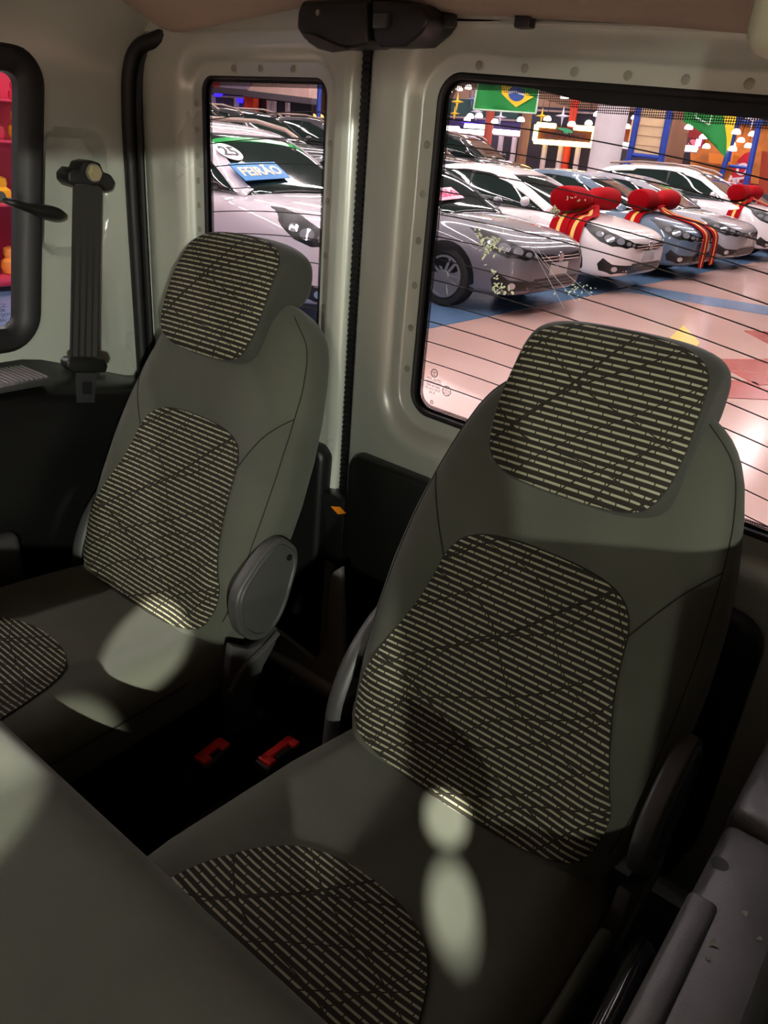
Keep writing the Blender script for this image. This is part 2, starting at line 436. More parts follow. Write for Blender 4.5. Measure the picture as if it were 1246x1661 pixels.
obj('frit_dots', fr, DOTS, d2, smooth=False)
obj('frit_dots', ring_band(*W2, -.012, -.006, YR + .0108, sh2), DOTS, d2, smooth=False)
obj('window_gasket', tube([(x, YR + .005, z + sh2(x)) for x, z in rrect(W2[0], W2[1], W2[2] + .003, W2[3] + .003, .037)], .006, 8, closed=True, up=(0, 1, 0)), RUBBER, d2)
dimples(d2, W2[0], W2[1], W2[2] - .002, W2[3] - .002, sh2, [-.69 + .075 * k for k in range(9)], [(1.56 - .07 * k, -1) for k in range(6)])
WIRES2 = [(705, 168 + 0), ]
for k in range(13):
    z0 = 1.597 - k * .0335
    p = []
    for i in range(17):
        x = -.748 + i * .0415; q = (x + .748)
        p.append((x, YR + .0105, z0 - .035 * q - .13 * q * q))
    p = [v for v in p if v[2] > W2[1] - W2[3] + sh2(v[0]) + .006]
    if len(p) > 2: obj('defroster_wire', tube(p, .0009, 4), WIRE, d2)
tr2 = [(-.847, .52), (-.13, .52), (-.105, .62), (-.105, .93)] + [(-.155 + .05 * math.cos(a), .965 + .05 * math.sin(a)) for a in [k * PI / 12 for k in range(7)]] + [(-.20, 1.028), (-.825, 1.045), (-.84, 1.04), (-.847, 1.02)]
obj('lower_trim', bprism(tr2, lambda x, z: (x, YR - .055, z), lambda x, z: (x, YR - .02, z), .010, 3), BLACKP, d2)
obj('latch_plate', box(-.914, -.850, YR - .05, YR - .012, .80, .945, .004), BLACKP, d2)
# glass maker's marks, lower left corner of the wide window
MARK = mat('etched_mark', (64, 52, 56), 0.7)
def mark(data, x, z, parent, y=YR + .0102):
    obj('glass_mark', xf(data, frame((x, y, z + sh2(x)), (1, 0, -.05), (0, 0, 1))), MARK, parent, smooth=False)
def annulus(r0, r1, seg=20):
    V = [(r * math.cos(2 * PI * k / seg), r * math.sin(2 * PI * k / seg), 0) for r in (r0, r1) for k in range(seg)]
    return V, [(k, (k + 1) % seg, seg + (k + 1) % seg, seg + k) for k in range(seg)]
mk = at(699, 607, Y=YR)
mark(annulus(.0058, .0074), mk.x, mk.z - sh2(mk.x), d2); mark(join(xf(text('FIAT', .0042, 0), Matrix()), box(-.004, .004, .0022, .003, 0, .0001), box(-.003, .003, -.004, -.003, 0, .0001)), mk.x, mk.z - sh2(mk.x), d2)
mk = at(697, 628, Y=YR)
mark(text('AGC AUTO\nTEMPERADO\n43R-001045\nM2 AS2 DOT\n24-70', .0058, 0), mk.x, mk.z - sh2(mk.x), d2)
mk = at(719, 636, Y=YR)
mark(annulus(.0078, .0090), mk.x, mk.z - sh2(mk.x), d2); mark(text('SEG\nINMETRO\nBRASIL', .0042, 0), mk.x, mk.z - sh2(mk.x), d2)
mk = at(695, 654, Y=YR); mark(annulus(.0022, .0034), mk.x, mk.z - sh2(mk.x), d2)
# dried splashes and scratches on the wide window
SPL = mat('dried_splash', (244, 250, 226), 0.6)
_n = SPL.node_tree; _t = _n.nodes.new('ShaderNodeBsdfTranslucent'); _t.inputs[0].default_value = (.95, 1, .82, 1); _m = _n.nodes.new('ShaderNodeMixShader'); _m.inputs[0].default_value = .65
_n.links.new(_n.nodes['Principled BSDF'].outputs[0], _m.inputs[1]); _n.links.new(_t.outputs[0], _m.inputs[2]); _n.links.new(_m.outputs[0], _n.nodes['Material Output'].inputs[0])
def splash(cxp, cyp, n, sx, sy, seed, rmax=.0035):
    rnd = random.Random(seed); ds = []
    for i in range(n):
        c = at(cxp + rnd.gauss(0, sx), cyp + rnd.gauss(0, sy), Y=YR + .0095); a = rnd.uniform(0, PI); l = rnd.uniform(.0012, rmax); wd = l * rnd.uniform(.25, .6)
        pl = [(math.cos(t) * l * (1 + rnd.uniform(-.25, .25)), math.sin(t) * wd) for t in [q * PI / 4 for q in range(8)]]
        ca, sa = math.cos(a), math.sin(a)
        ds.append(prism(pl, lambda u, v: (c.x + u * ca - v * sa, YR + .0092, c.z + u * sa + v * ca), lambda u, v: (c.x + u * ca - v * sa, YR + .0112, c.z + u * sa + v * ca)))
    return join(*ds)
tag(obj('dried_splash', join(splash(795, 395, 46, 11, 8, 3), splash(775, 378, 8, 4, 6, 4), splash(786, 412, 8, 3, 7, 8)), SPL, d2, smooth=False), kind='stuff')
tag(obj('dried_splash', join(splash(802, 452, 8, 2, 10, 5, .0045), splash(810, 470, 24, 7, 5, 6)), SPL, d2, smooth=False), kind='stuff')
tag(obj('dried_splash', join(splash(903, 342, 22, 5, 6, 9, .0025), splash(930, 322, 8, 10, 5, 10, .002)), SPL, d2, smooth=False), kind='stuff')
tag(obj('dried_splash', splash(940, 470, 26, 16, 6, 12, .0018), SPL, d2, smooth=False), kind='stuff')
SCR = mat('scratch', (196, 190, 196), 0.5)
for a, b in (((855, 395), (935, 490)), ((862, 400), (915, 500)), ((880, 410), (960, 480)), ((868, 398), (905, 455))):
    obj('scratch', tube([at(*a, Y=YR + .0100), at(*b, Y=YR + .0100)], .00035, 4), SCR, d2)

# ---- seal strip down the meeting line of the doors and round the opening
seal = obj('trim_1', join(box(-.897, -.873, YR - .015, YR + .045, .52, 1.74, .004), *[box(-.893, -.877, YR - .019, YR - .013, .9 + k * .0095, .905 + k * .0095) for k in range(84)]), RUBBER)
tag(seal, 'black ribbed rubber seal strip between the two rear doors', 'seal strip', kind='structure')
pth = spline([(-1.474, YR - .045, .5), (-1.474, YR - .045, 1.0), (-1.474, YR - .045, 1.45), (-1.472, YR - .043, 1.60), (-1.462, YR - .04, 1.66), (-1.44, YR - .035, 1.688), (-1.40, YR - .03, 1.70), (-1.37, YR - .015, 1.712)], 6)
tag(obj('trim_2', join(tube(pth, .014, 10, up=(0, 1, 0)), tube([p + Vector((.018, .012, -.006)) for p in pth], .007, 8, up=(0, 1, 0))), RUBBER), 'black rubber door seal along the rear corner pillar', 'seal strip', kind='structure')

# ---- latch covers above the doors
lc = thing('latch_cover', 'black plastic latch cover above the narrow rear door, the left one', 'latch cover', tuple(at(550, 60, Y=.99)), group='latch covers over the rear doors')
pl = [tuple(at(*p, Y=.97).xz) for p in ((491, 48), (493, 22), (500, 4), (604, 2), (607, 74), (585, 81), (540, 83), (520, 78), (503, 66))]
obj('cover', bprism(pl, lambda x, z: (x, .955, z), lambda x, z: (x * .985 - .012, 1.035, z + .008), .006, 3), BLACKP, lc)
pl = [tuple(at(*p, Y=.955).xz) for p in ((493, 52), (512, 55), (545, 70), (573, 80), (540, 84), (519, 79), (503, 68))]
obj('lower_lip', bprism(pl, lambda x, z: (x, .950, z - .001), lambda x, z: (x, .957, z - .001), .0015, 1), DARKP, lc)
obj('screw', lathe([(.0005, 0), (.004, 0), (.004, .004), (.0005, .004)], 10, 'Y', tuple(at(515, 20, Y=.953))), METAL, lc)
lc = thing('latch_cover', 'black plastic latch cover above the wide rear door, the right one', 'latch cover', tuple(at(655, 60, Y=.99)), group='latch covers over the rear doors')
pl = [tuple(at(*p, Y=.97).xz) for p in ((609, 2), (690, 10), (701, 28), (701, 40), (690, 56), (664, 78), (622, 80), (612, 66))]
obj('cover', bprism(pl, lambda x, z: (x, .96, z), lambda x, z: (x * .985 - .012, 1.035, z + .008), .005, 3), BLACKP, lc)
obj('tongue', box(*(lambda a, b: (a.x, b.x, .952, .962, b.z, a.z))(at(608, 22, Y=.957), at(630, 46, Y=.957)), .002), DARKP, lc)

# ---- left side wall with its window
def wl_x(y, z):
    x = -1.48 + (.25 * ((z - 1.63) / .2) ** 2 if z > 1.63 else 0) * 1.0
    def sd(cy, cz, hw, hh, r):
        qx, qy = abs(y - cy) - hw + r, abs(z - cz) - hh + r
        return math.hypot(max(qx, 0), max(qy, 0)) + min(max(qx, qy), 0) - r
    d = sd(.885 + (z - 1.42) * .12, 1.425, .068, .108, .05); t = min(1, max(0, .5 - d / .018)); x -= .030 * t * t * (3 - 2 * t)
    d = sd(.955, 1.19, .022, .075, .02); t = min(1, max(0, .5 - d / .012)); x -= .004 * t
    d = sd(.80 + (z - 1.35) * .12, 1.40, .03, .30, .03); 
    if y > .99: x += .02 * ((y - .99) / .07) ** 2
    return x
WY = lambda y, z: y + (z - 1.4) * .14      # side window leans with the pillar
yl = [-1.6, -1.2, -.8, -.5, -.36] + [-.3 + .05 * i for i in range(18)] + [.6 + .0078 * i for i in range(60)]
zl = [.45, .6, .8, .95] + [1.0 + .0095 * i for i in range(84)] + [1.805]
win_poly = rrect(.225, 1.402, .585, .255, .05)
V, F = [], []
for y in yl:
    for z in zl: V.append((wl_x(y, z), y, z))
nz = len(zl)
for i in range(len(yl) - 1):
    for j in range(nz - 1):
        yc, zc = (yl[i] + yl[i + 1]) / 2, (zl[j] + zl[j + 1]) / 2
        if inside(win_poly, yc - (zc - 1.4) * .14 + .0, zc): continue
        F.append((i * nz + j, (i + 1) * nz + j, (i + 1) * nz + j + 1, i * nz + j + 1))
tag(obj('wall_left', (V, F), PAINT), 'grey painted inner side wall of the van beside the seat belt', 'van wall', kind='structure')
tag(obj('wall_left_outer_skin', join(box(-1.58, -1.54, -1.6, 1.12, .3, 1.14), box(-1.58, -1.54, -1.6, 1.12, 1.66, 1.84), box(-1.58, -1.54, .86, 1.12, 1.14, 1.66), box(-1.58, -1.54, -1.6, -.4, 1.14, 1.66)), PAINT, smooth=False), 'outer body side of the van behind the inner wall', 'van wall', kind='structure')
wn = thing('window_1', 'side window of the van with thick black rubber surround', 'van window', (-1.49, .2, 1.14), kind='structure')
wp = [(WY(y, z), z) for y, z in rrect(.222, 1.402, .578, .248, .05)]
obj('rubber_surround', loft([[Vector((x, WY(y, z), z)) for y, z in rrect(.222, 1.402, .578 + o, .248 + o, .05 + o)] for o, x in ((-.03, -1.502), (-.028, -1.484), (-.012, -1.470), (.008, -1.468), (.016, -1.474), (.017, -1.484))], cap=False), RUBBER, wn)
obj('window_pane', prism([(WY(y, z), z) for y, z in rrect(.222, 1.402, .57, .24, .05)], lambda y, z: (-1.495, y, z), lambda y, z: (-1.498, y, z)), GLASS, wn, smooth=False)
mk = at(8, 520, X=-1.493)
def smark(d, px, py): obj('glass_mark', xf(d, frame(at(px, py, X=-1.4935), (0, 1, 0), (0, 0, 1))), MARK, wn, smooth=False)
smark(text('AGC\n43R\nM2 DOT\nAS2', .009, 0), 3, 508); smark(annulus(.0025, .0040), 13, 525)
# window catch: arm from the glass to the pillar
ca = thing('window_catch', 'black curved window catch arm on the side pillar', 'window catch', tuple(at(100, 355, X=-1.46)))
a0, a1, a2, a3, a4 = at(-14, 318, X=-1.475), at(18, 328, X=-1.445), at(50, 338, X=-1.445), at(85, 346, X=-1.452), at(105, 350, X=-1.475)
obj('arm', tube(spline([a0, a1, a2, a3, a4], 6), [.006] * 4 + [.007, .008, .009, .009, .009, .009, .0095, .010, .011, .013, .0145, .0155, .016, .0165, .0165, .016, .0145, .012, .009, .006, .004], 12, flat=.8), BLACKP, ca)
obj('pivot', tube([at(2, 318, X=-1.49), at(2, 318, X=-1.45)], .008, 12), RUBBER, ca)

# ---- roof lining
def rim(x): return lerp([(-1.45, -.004), (-1.27, -.010), (-1.12, .006), (-.97, .020), (-.83, .021), (-.70, .003), (-.465, -.012), (-.29, -.027), (.08, -.06)], x)
prof = [(-1.6, 1.80, 0), (0, 1.80, 0), (.45, 1.798, 0.1), (.7, 1.785, .3), (.86, 1.762, .6), (.945, 1.738, .9), (.985, 1.722, 1), (1.0, 1.7165, 1), (1.008, 1.7195, 1), (1.012, 1.73, 1), (1.005, 1.80, .6)]
rows = []
for i in range(47):
    x = -1.40 + i * .0322
    rows.append([Vector((x - (.03 if i == 0 else 0) * 0, y, z + wgt * rim(x) + (.055 * max(0, (-1.30 - x) / .10) ** 2 if x < -1.30 else 0) * (1 - .3 * wgt))) for y, z, wgt in prof])
tag(obj('ceiling', loft(rows, cap=False, closed=False), LINER), 'beige cloth headliner with rolled rear edge above the doors', 'headliner', kind='structure')
tag(obj('ceiling_roof_panel', box(-1.58, .12, -1.6, 1.12, 1.83, 1.87, .01), PAINT), 'painted roof panel of the van above the headliner', 'van roof', kind='structure')
for i, px in enumerate((726, 853)):
    p = at(px, 28 + i * 1, Y=1.004); tag(obj('trim_clip', box(p.x - .012, p.x + .012, .995, 1.012, p.z - .012, p.z + .004, .003), BLACKP), 'small black trim clip under the headliner edge, the %s one' % ('left' if i == 0 else 'right'), 'trim clip', 'clips under the headliner edge')
p = at(1262, 14, Y=.74)
tag(obj('trim_3', box(p.x - .012, p.x + .10, .70, .80, p.z - .035, p.z + .06, .018, 4), mat('cream_plastic', (176, 178, 150), .5)), 'cream plastic pillar cover at the ceiling edge', 'pillar trim', kind='structure')
tag(obj('wall_back', join(box(-1.48, .1, 1.03, 1.11, 1.715, 1.83), box(-1.56, -1.462, 1.075, 1.12, .3, 1.83), box(.003, .10, 1.0, 1.12, .3, 1.83), box(-1.5, .1, 1.04, 1.12, .3, .5)), PAINT, smooth=False), 'painted rear door frame of the van body', 'door frame', kind='structure')
# ---- right wall: rear quarter with a window, open sliding door in front of it
tag(obj('wall_right', join(box(.062, .12, .32, 1.10, .3, 1.22), box(.062, .12, .32, 1.10, 1.60, 1.83), box(.062, .12, .80, 1.10, 1.22, 1.60), box(.062, .12, .32, .42, 1.22, 1.60), box(.04, .12, -1.6, .32, 1.74, 1.83), box(-.02, .12, -1.6, .32, .28, .46), box(.03, .12, -1.6, -1.15, .3, 1.83)), PAINT, smooth=False), 'right inner wall of the van with the sliding door opening', 'van wall', kind='structure')
tag(obj('floor', box(-1.55, .1, -1.6, 1.08, .40, .45), CARPET, smooth=False), 'black carpeted van floor', 'van floor', kind='structure')

# ---- black side trim under the left window: shelf with speaker grille
st = thing('side_trim', 'black plastic side trim with shelf and speaker grille under side window', 'side trim', (-1.42, .5, .45))
sec = lambda y: [(-1.478, .46), (-1.345, .46), (-1.33, .72), (-1.325, 1.0 + .0 * y), (-1.335, lerp([(.0, 1.075), (.66, 1.075), (.8, 1.06), (1.0, 1.03)], y)), (-1.35, lerp([(.0, 1.09), (.66, 1.09), (.8, 1.075), (1.0, 1.04)], y)), (-1.40, lerp([(.0, 1.10), (.7, 1.10), (.8, 1.09), (1.0, 1.045)], y)), (-1.465, lerp([(0, 1.112), (.76, 1.114), (.84, 1.09), (.97, 1.047), (1.0, 1.045)], y)), (-1.478, lerp([(0, 1.12), (.76, 1.12), (.84, 1.094), (.97, 1.05), (1.0, 1.045)], y))]
obj('panel', loft([[Vector((x, y, z)) for x, z in sec(y)] for y in (-.6, 0, .4, .6, .68, .74, .78, .82, .86, .9, .94, .97, 1.0, 1.02)]), mat('black_plastic_gloss', (16, 16, 16), .28), st)
sp = obj('speaker_grille', box(-1.462, -1.352, .44, .735, 1.100, 1.113, .004), DARKP, st)
for k in range(30): obj('rib', box(-1.455, -1.36, .452 + k * .0093, .4565 + k * .0093, 1.113, 1.1165), mat('grille_rib', (120, 116, 118), .35), sp, smooth=False)
tag(obj('wheel_arch_cover', box(-1.345, -1.304, .36, at(35, 880, X=-1.31).y, .46, at(20, 866, X=-1.31).z, .018, 3), DARKP), 'charcoal plastic cover beside the further seat cushion', 'trim cover')

# ---- seat belt on the left pillar
sb = thing('seat_belt', 'black seat belt hanging from its bolted anchor on the side pillar', 'seat belt', tuple(at(130, 600, X=-1.45)))
WEB = mat('belt_webbing', (44, 43, 40), .8, bump=.3, bscale=900)
XB = -1.452
# webbing with lengthwise folds
XL = -1.335
tops = (at(117, 300, X=XB), at(164, 300, X=XB)); lows = (at(111, 578, X=XL), at(158, 580, X=XL))
rows = []
for i in range(15):
    t = i / 14; row = []
    for j in range(25):
        s = j / 24
        p = (tops[0].lerp(tops[1], s)).lerp(lows[0].lerp(lows[1], s), t)
        fold = .0022 * math.sin(s * 2 * PI * 4.5 + .8) * min(1, max(0, (t - .25) * 2))
        row.append(Vector((p.x + .004 + fold, p.y, p.z)))
    rows.append(row)
back = [[v - Vector((.002, 0, 0)) for v in r] for r in rows]
obj('webbing', join(loft(rows, cap=False, closed=False), loft(back, cap=False, closed=False)), WEB, sb)
c = at(140, 288, X=XB)
an = obj('anchor', bprism([tuple(at(*p, X=XB).yz) for p in ((103, 280), (112, 270), (122, 274), (127, 262), (140, 259), (155, 264), (160, 278), (172, 282), (180, 294), (176, 306), (164, 310), (158, 300), (120, 297), (110, 300), (103, 292))], lambda y, z: (XB - .028, y, z), lambda y, z: (XB + .018, y, z), .004, 2), BLACKP, sb)
bp_ = at(143, 279, X=XB)
obj('bolt', lathe([(.001, .018), (.0135, .018), (.0155, .021), (.0155, .024), (.0105, .0245), (.0105, .030), (.001, .031)], 6, 'X', (XB, bp_.y, bp_.z)), mat('zinc_bolt', (196, 190, 150), .35, metal=.7), an)
obj('washer', lathe([(.001, .0175), (.0165, .0175), (.0165, .0205), (.001, .0205)], 20, 'X', (XB, bp_.y, bp_.z)), METAL, an)
tg = obj('tongue', bprism([tuple(at(*p, X=XL).yz) for p in ((98, 582), (104, 577), (160, 579), (166, 590), (162, 601), (108, 600), (99, 592))], lambda y, z: (XL - .004, y, z), lambda y, z: (XL + .022, y, z), .004, 2), BLACKP, sb)
pl = [tuple(at(*p, X=XL).yz) for p in ((116, 602), (153, 602), (148, 615), (146, 650), (118, 650), (116, 615))]
obj('tongue_plate', prism(pl, lambda y, z: (XL + .013, y, z), lambda y, z: (XL + .016, y, z)), mat('tongue_steel', (96, 96, 100), .3, metal=.8), tg, smooth=False)
pl = [tuple(at(*p, X=XL).yz) for p in ((126, 616), (141, 616), (141, 636), (126, 636))]
obj('slot', prism(pl, lambda y, z: (XL + .0155, y, z), lambda y, z: (XL + .0168, y, z)), RUBBER, tg, smooth=False)

# ---- right lower trim near the camera
GP = mat('scuffed_grey_plastic', (84, 84, 84), .42, bump=.12, bscale=420, var=.14, vscale=12, rvar=.12)
rt = thing('sill_trim', 'grey plastic sill trim with worn edge at the lower right', 'side trim', (0, .6, .45))
obj('panel', join(box(-.058, .06, -.05, .785, .46, .885, .012, 3)), GP, rt)
obj('rear_panel', box(-.060, .06, .790, 1.0, .46, .893, .014, 3), GP, rt)
obj('raised_edge', box(-.059, -.030, -.05, .655, .86, .892, .006, 3), GP, rt)
p = at(1168, 1400, Z=.886); obj('screw_hole', lathe([(.001, .8845), (.009, .8845), (.0095, .8853), (.001, .8854)], 16, 'Z', (p.x, p.y, 0)), RUBBER, rt)
SCF = mat('scuff', (140, 144, 128), .8)
for px, py, l in ((1157, 1530, .007), (1210, 1482, .005), (1232, 1522, .004), (1075, 1640, .006), (1150, 1555, .004)):
    q = at(px, py, Z=.8862); rnd = random.Random(px)
    obj('scuff', prism([(q.x + l * math.cos(t) * rnd.uniform(.3, 1), q.y + l * math.sin(t) * rnd.uniform(.3, 1)) for t in [k * PI / 5 for k in range(10)]], lambda x, y: (x, y, .8853), lambda x, y: (x, y, .8861)), SCF, rt, smooth=False)
a, b = at(1048, 1530, Z=.84), at(985, 1661, Z=.84); dr = (b - a).normalized()
tag(obj('grab_tube', tube([a - Vector((0, 0, .05)), a - Vector((0, 0, .012)), a + dr * .012, a + dr * .05, b, b + dr * .25, b + dr * .25 + Vector((0, 0, -.39))], .0125, 14), mat('gloss_black_tube', (16, 16, 17), .16)), 'glossy black metal tube beside the grey sill trim', 'metal tube')
# black lower lining on the right wall
rl = thing('side_lining', 'black plastic wall lining behind the nearer seat at right', 'side lining', (.03, .9, .45))
obj('panel', box(.02, .06, .33, 1.0, .9, 1.19, .012, 3), BLACKP, rl)
obj('pocket_rim', tube([at(1125, 1190, X=.018) if False else Vector((.016, .60, 1.0)), Vector((.016, .70, .99)), Vector((.016, .73, .96)), Vector((.016, .85, .955))], .004, 8), BLACKP, rl)

# =================================================================== SEATS
FAB = fabric_mat('seat_cloth', (76, 78, 67))
FABD = fabric_mat('seat_cloth_dark', (56, 57, 50))
STR = stripe_mat('striped_cloth', (40, 37, 30), (152, 152, 126))
SEAM = mat('seam_thread', (32, 32, 27), .9)
SIDEP = mat('seat_side_plastic', (66, 66, 64), .45, bump=.12, bscale=500)
REC = math.radians(25)
def SL(x, s, n):                # backrest frame -> world: across, up the backrest, out of its face
    return Vector((x, .73 + s * math.sin(REC) - n * math.cos(REC), .87 + s * math.cos(REC) + n * math.sin(REC)))
NF = Vector((0, -math.cos(REC), math.sin(REC)))
def sg(v, e): return math.copysign(abs(v) ** e, v)
def backrest_mesh():
    wt = [(-.13, .185), (-.08, .208), (0, .222), (.08, .229), (.16, .230), (.24, .224), (.31, .212), (.37, .196), (.41, .182), (.44, .166), (.462, .146), (.476, .122), (.486, .09), (.491, .05)]
    ss = [-.13 + .0125 * i for i in range(48)] + [.466, .474, .481, .486, .489, .491]
    ss = sorted(s for s in set(round(s, 4) for s in ss) if s <= .491)
    rings = []
    for s in ss:
        w = lerp(wt, s); e = max(0, min(1, (.491 - s) / .05)); tk = .25 + .75 * math.sqrt(e)
        ring = []
        for k in range(72):
            a = 2 * PI * k / 72; c, sn = math.cos(a), math.sin(a)
            x = w * sg(c, .5); u = x / w
            q = sg(sn, .55)
            if q >= 0:
                n = -.045 + .045 * q * tk
                b = .024 * math.exp(-((abs(u) - .80) / .2) ** 2) * lerp([(-.1, .7), (.05, 1), (.2, .9), (.33, .35), (.45, .1)], s)
                b += .012 * math.exp(-((s - .03) / .11) ** 2) * (1 - u * u) + .010 * math.exp(-((s - .36) / .1) ** 2) * (1 - u * u)
                n += b * q
            else:
                n = -.045 + .065 * q * tk
            ring.append(SL(x, s, n))
        rings.append(ring)
    return loft(rings)
BR = backrest_mesh(); BRT = bvh(BR)
cast_b = caster(BRT, lambda u, v: SL(u, v, .3), -NF)
def half(pts): return pts + [(-x, y) for x, y in reversed(pts) if abs(x) > 1e-6]
ins_b = half([(0, .249), (.05, .247), (.09, .240), (.118, .224), (.133, .198), (.138, .165), (.145, .125), (.160, .075), (.178, .02), (.188, -.01), (.186, -.05), (.168, -.085), (.11, -.105), (.06, -.11), (0, -.112)])
ins_b = spline(ins_b, 3, closed=True)
def headrest_mesh():
    pr = [(.020, .328), (.031, .342), (.036, .385), (.036, .44), (.030, .485), (.018, .526), (-.004, .549), (-.04, .554), (-.066, .545), (-.080, .518), (-.083, .490), (-.072, .466), (-.046, .440), (-.028, .40), (-.014, .34), (.002, .320)]
    pr = spline(pr, 4, closed=True); rings = []
    for i in range(25):
        t = -1 + 2 * i / 24; t = math.sin(t * PI / 2); e = (1 - abs(t) ** 3.2) ** (1 / 3.0) if abs(t) < .999 else 0
        sc = .62 + .38 * e; 
        rings.append([SL(.129 * t, .445 + (s - .445) * sc, -.012 + (n + .012) * (.55 + .45 * e)) for n, s in pr])
    return loft(rings)
HR = headrest_mesh(); HRT = bvh(HR)
cast_h = caster(HRT, lambda u, v: SL(u, v, .3), -NF)
ins_h = spline(half([(0, .544), (.05, .541), (.093, .530), (.116, .508), (.122, .467), (.124, .42), (.120, .373), (.106, .343), (.078, .330), (.035, .326), (0, .325)]), 3, closed=True)
def cushion_mesh():
    rings = []
    ys = [.16, .162, .168, .178, .195, .22] + [.25 + .025 * i for i in range(19)] + [.72, .735, .745]
    for y in ys:
        w = lerp([(.16, .17), (.168, .195), (.195, .215), (.25, .228), (.40, .232), (.60, .226), (.72, .212), (.745, .19)], y)
        top = lerp([(.16, .725), (.168, .75), (.178, .765), (.195, .778), (.22, .788), (.28, .795), (.40, .793), (.55, .782), (.65, .776), (.72, .772), (.745, .75)], y)
        bot = .665; mid = (top + bot) / 2; hh = (top - bot) / 2; ring = []
        for k in range(64):
            a = 2 * PI * k / 64; c, sn = math.cos(a), math.sin(a)
            x = w * sg(c, .45); u = x / w; z = mid + hh * sg(sn, .5)
            if sn > 0: z += (.014 * math.exp(-((abs(u) - .78) / .2) ** 2) - .004 * (1 - u * u)) * sg(sn, .5)
            ring.append((x, y, z))
        rings.append(ring)
    return loft(rings)
CU = cushion_mesh(); CUT = bvh(CU)
cast_c = caster(CUT, lambda u, v: (u, v, 1.2), (0, 0, -1))
ins_c = spline(half([(0, .514), (.05, .508), (.09, .490), (.118, .460), (.138, .42), (.155, .37), (.165, .30), (.165, .22), (.13, .20), (.06, .195), (0, .195)]), 3, closed=True)

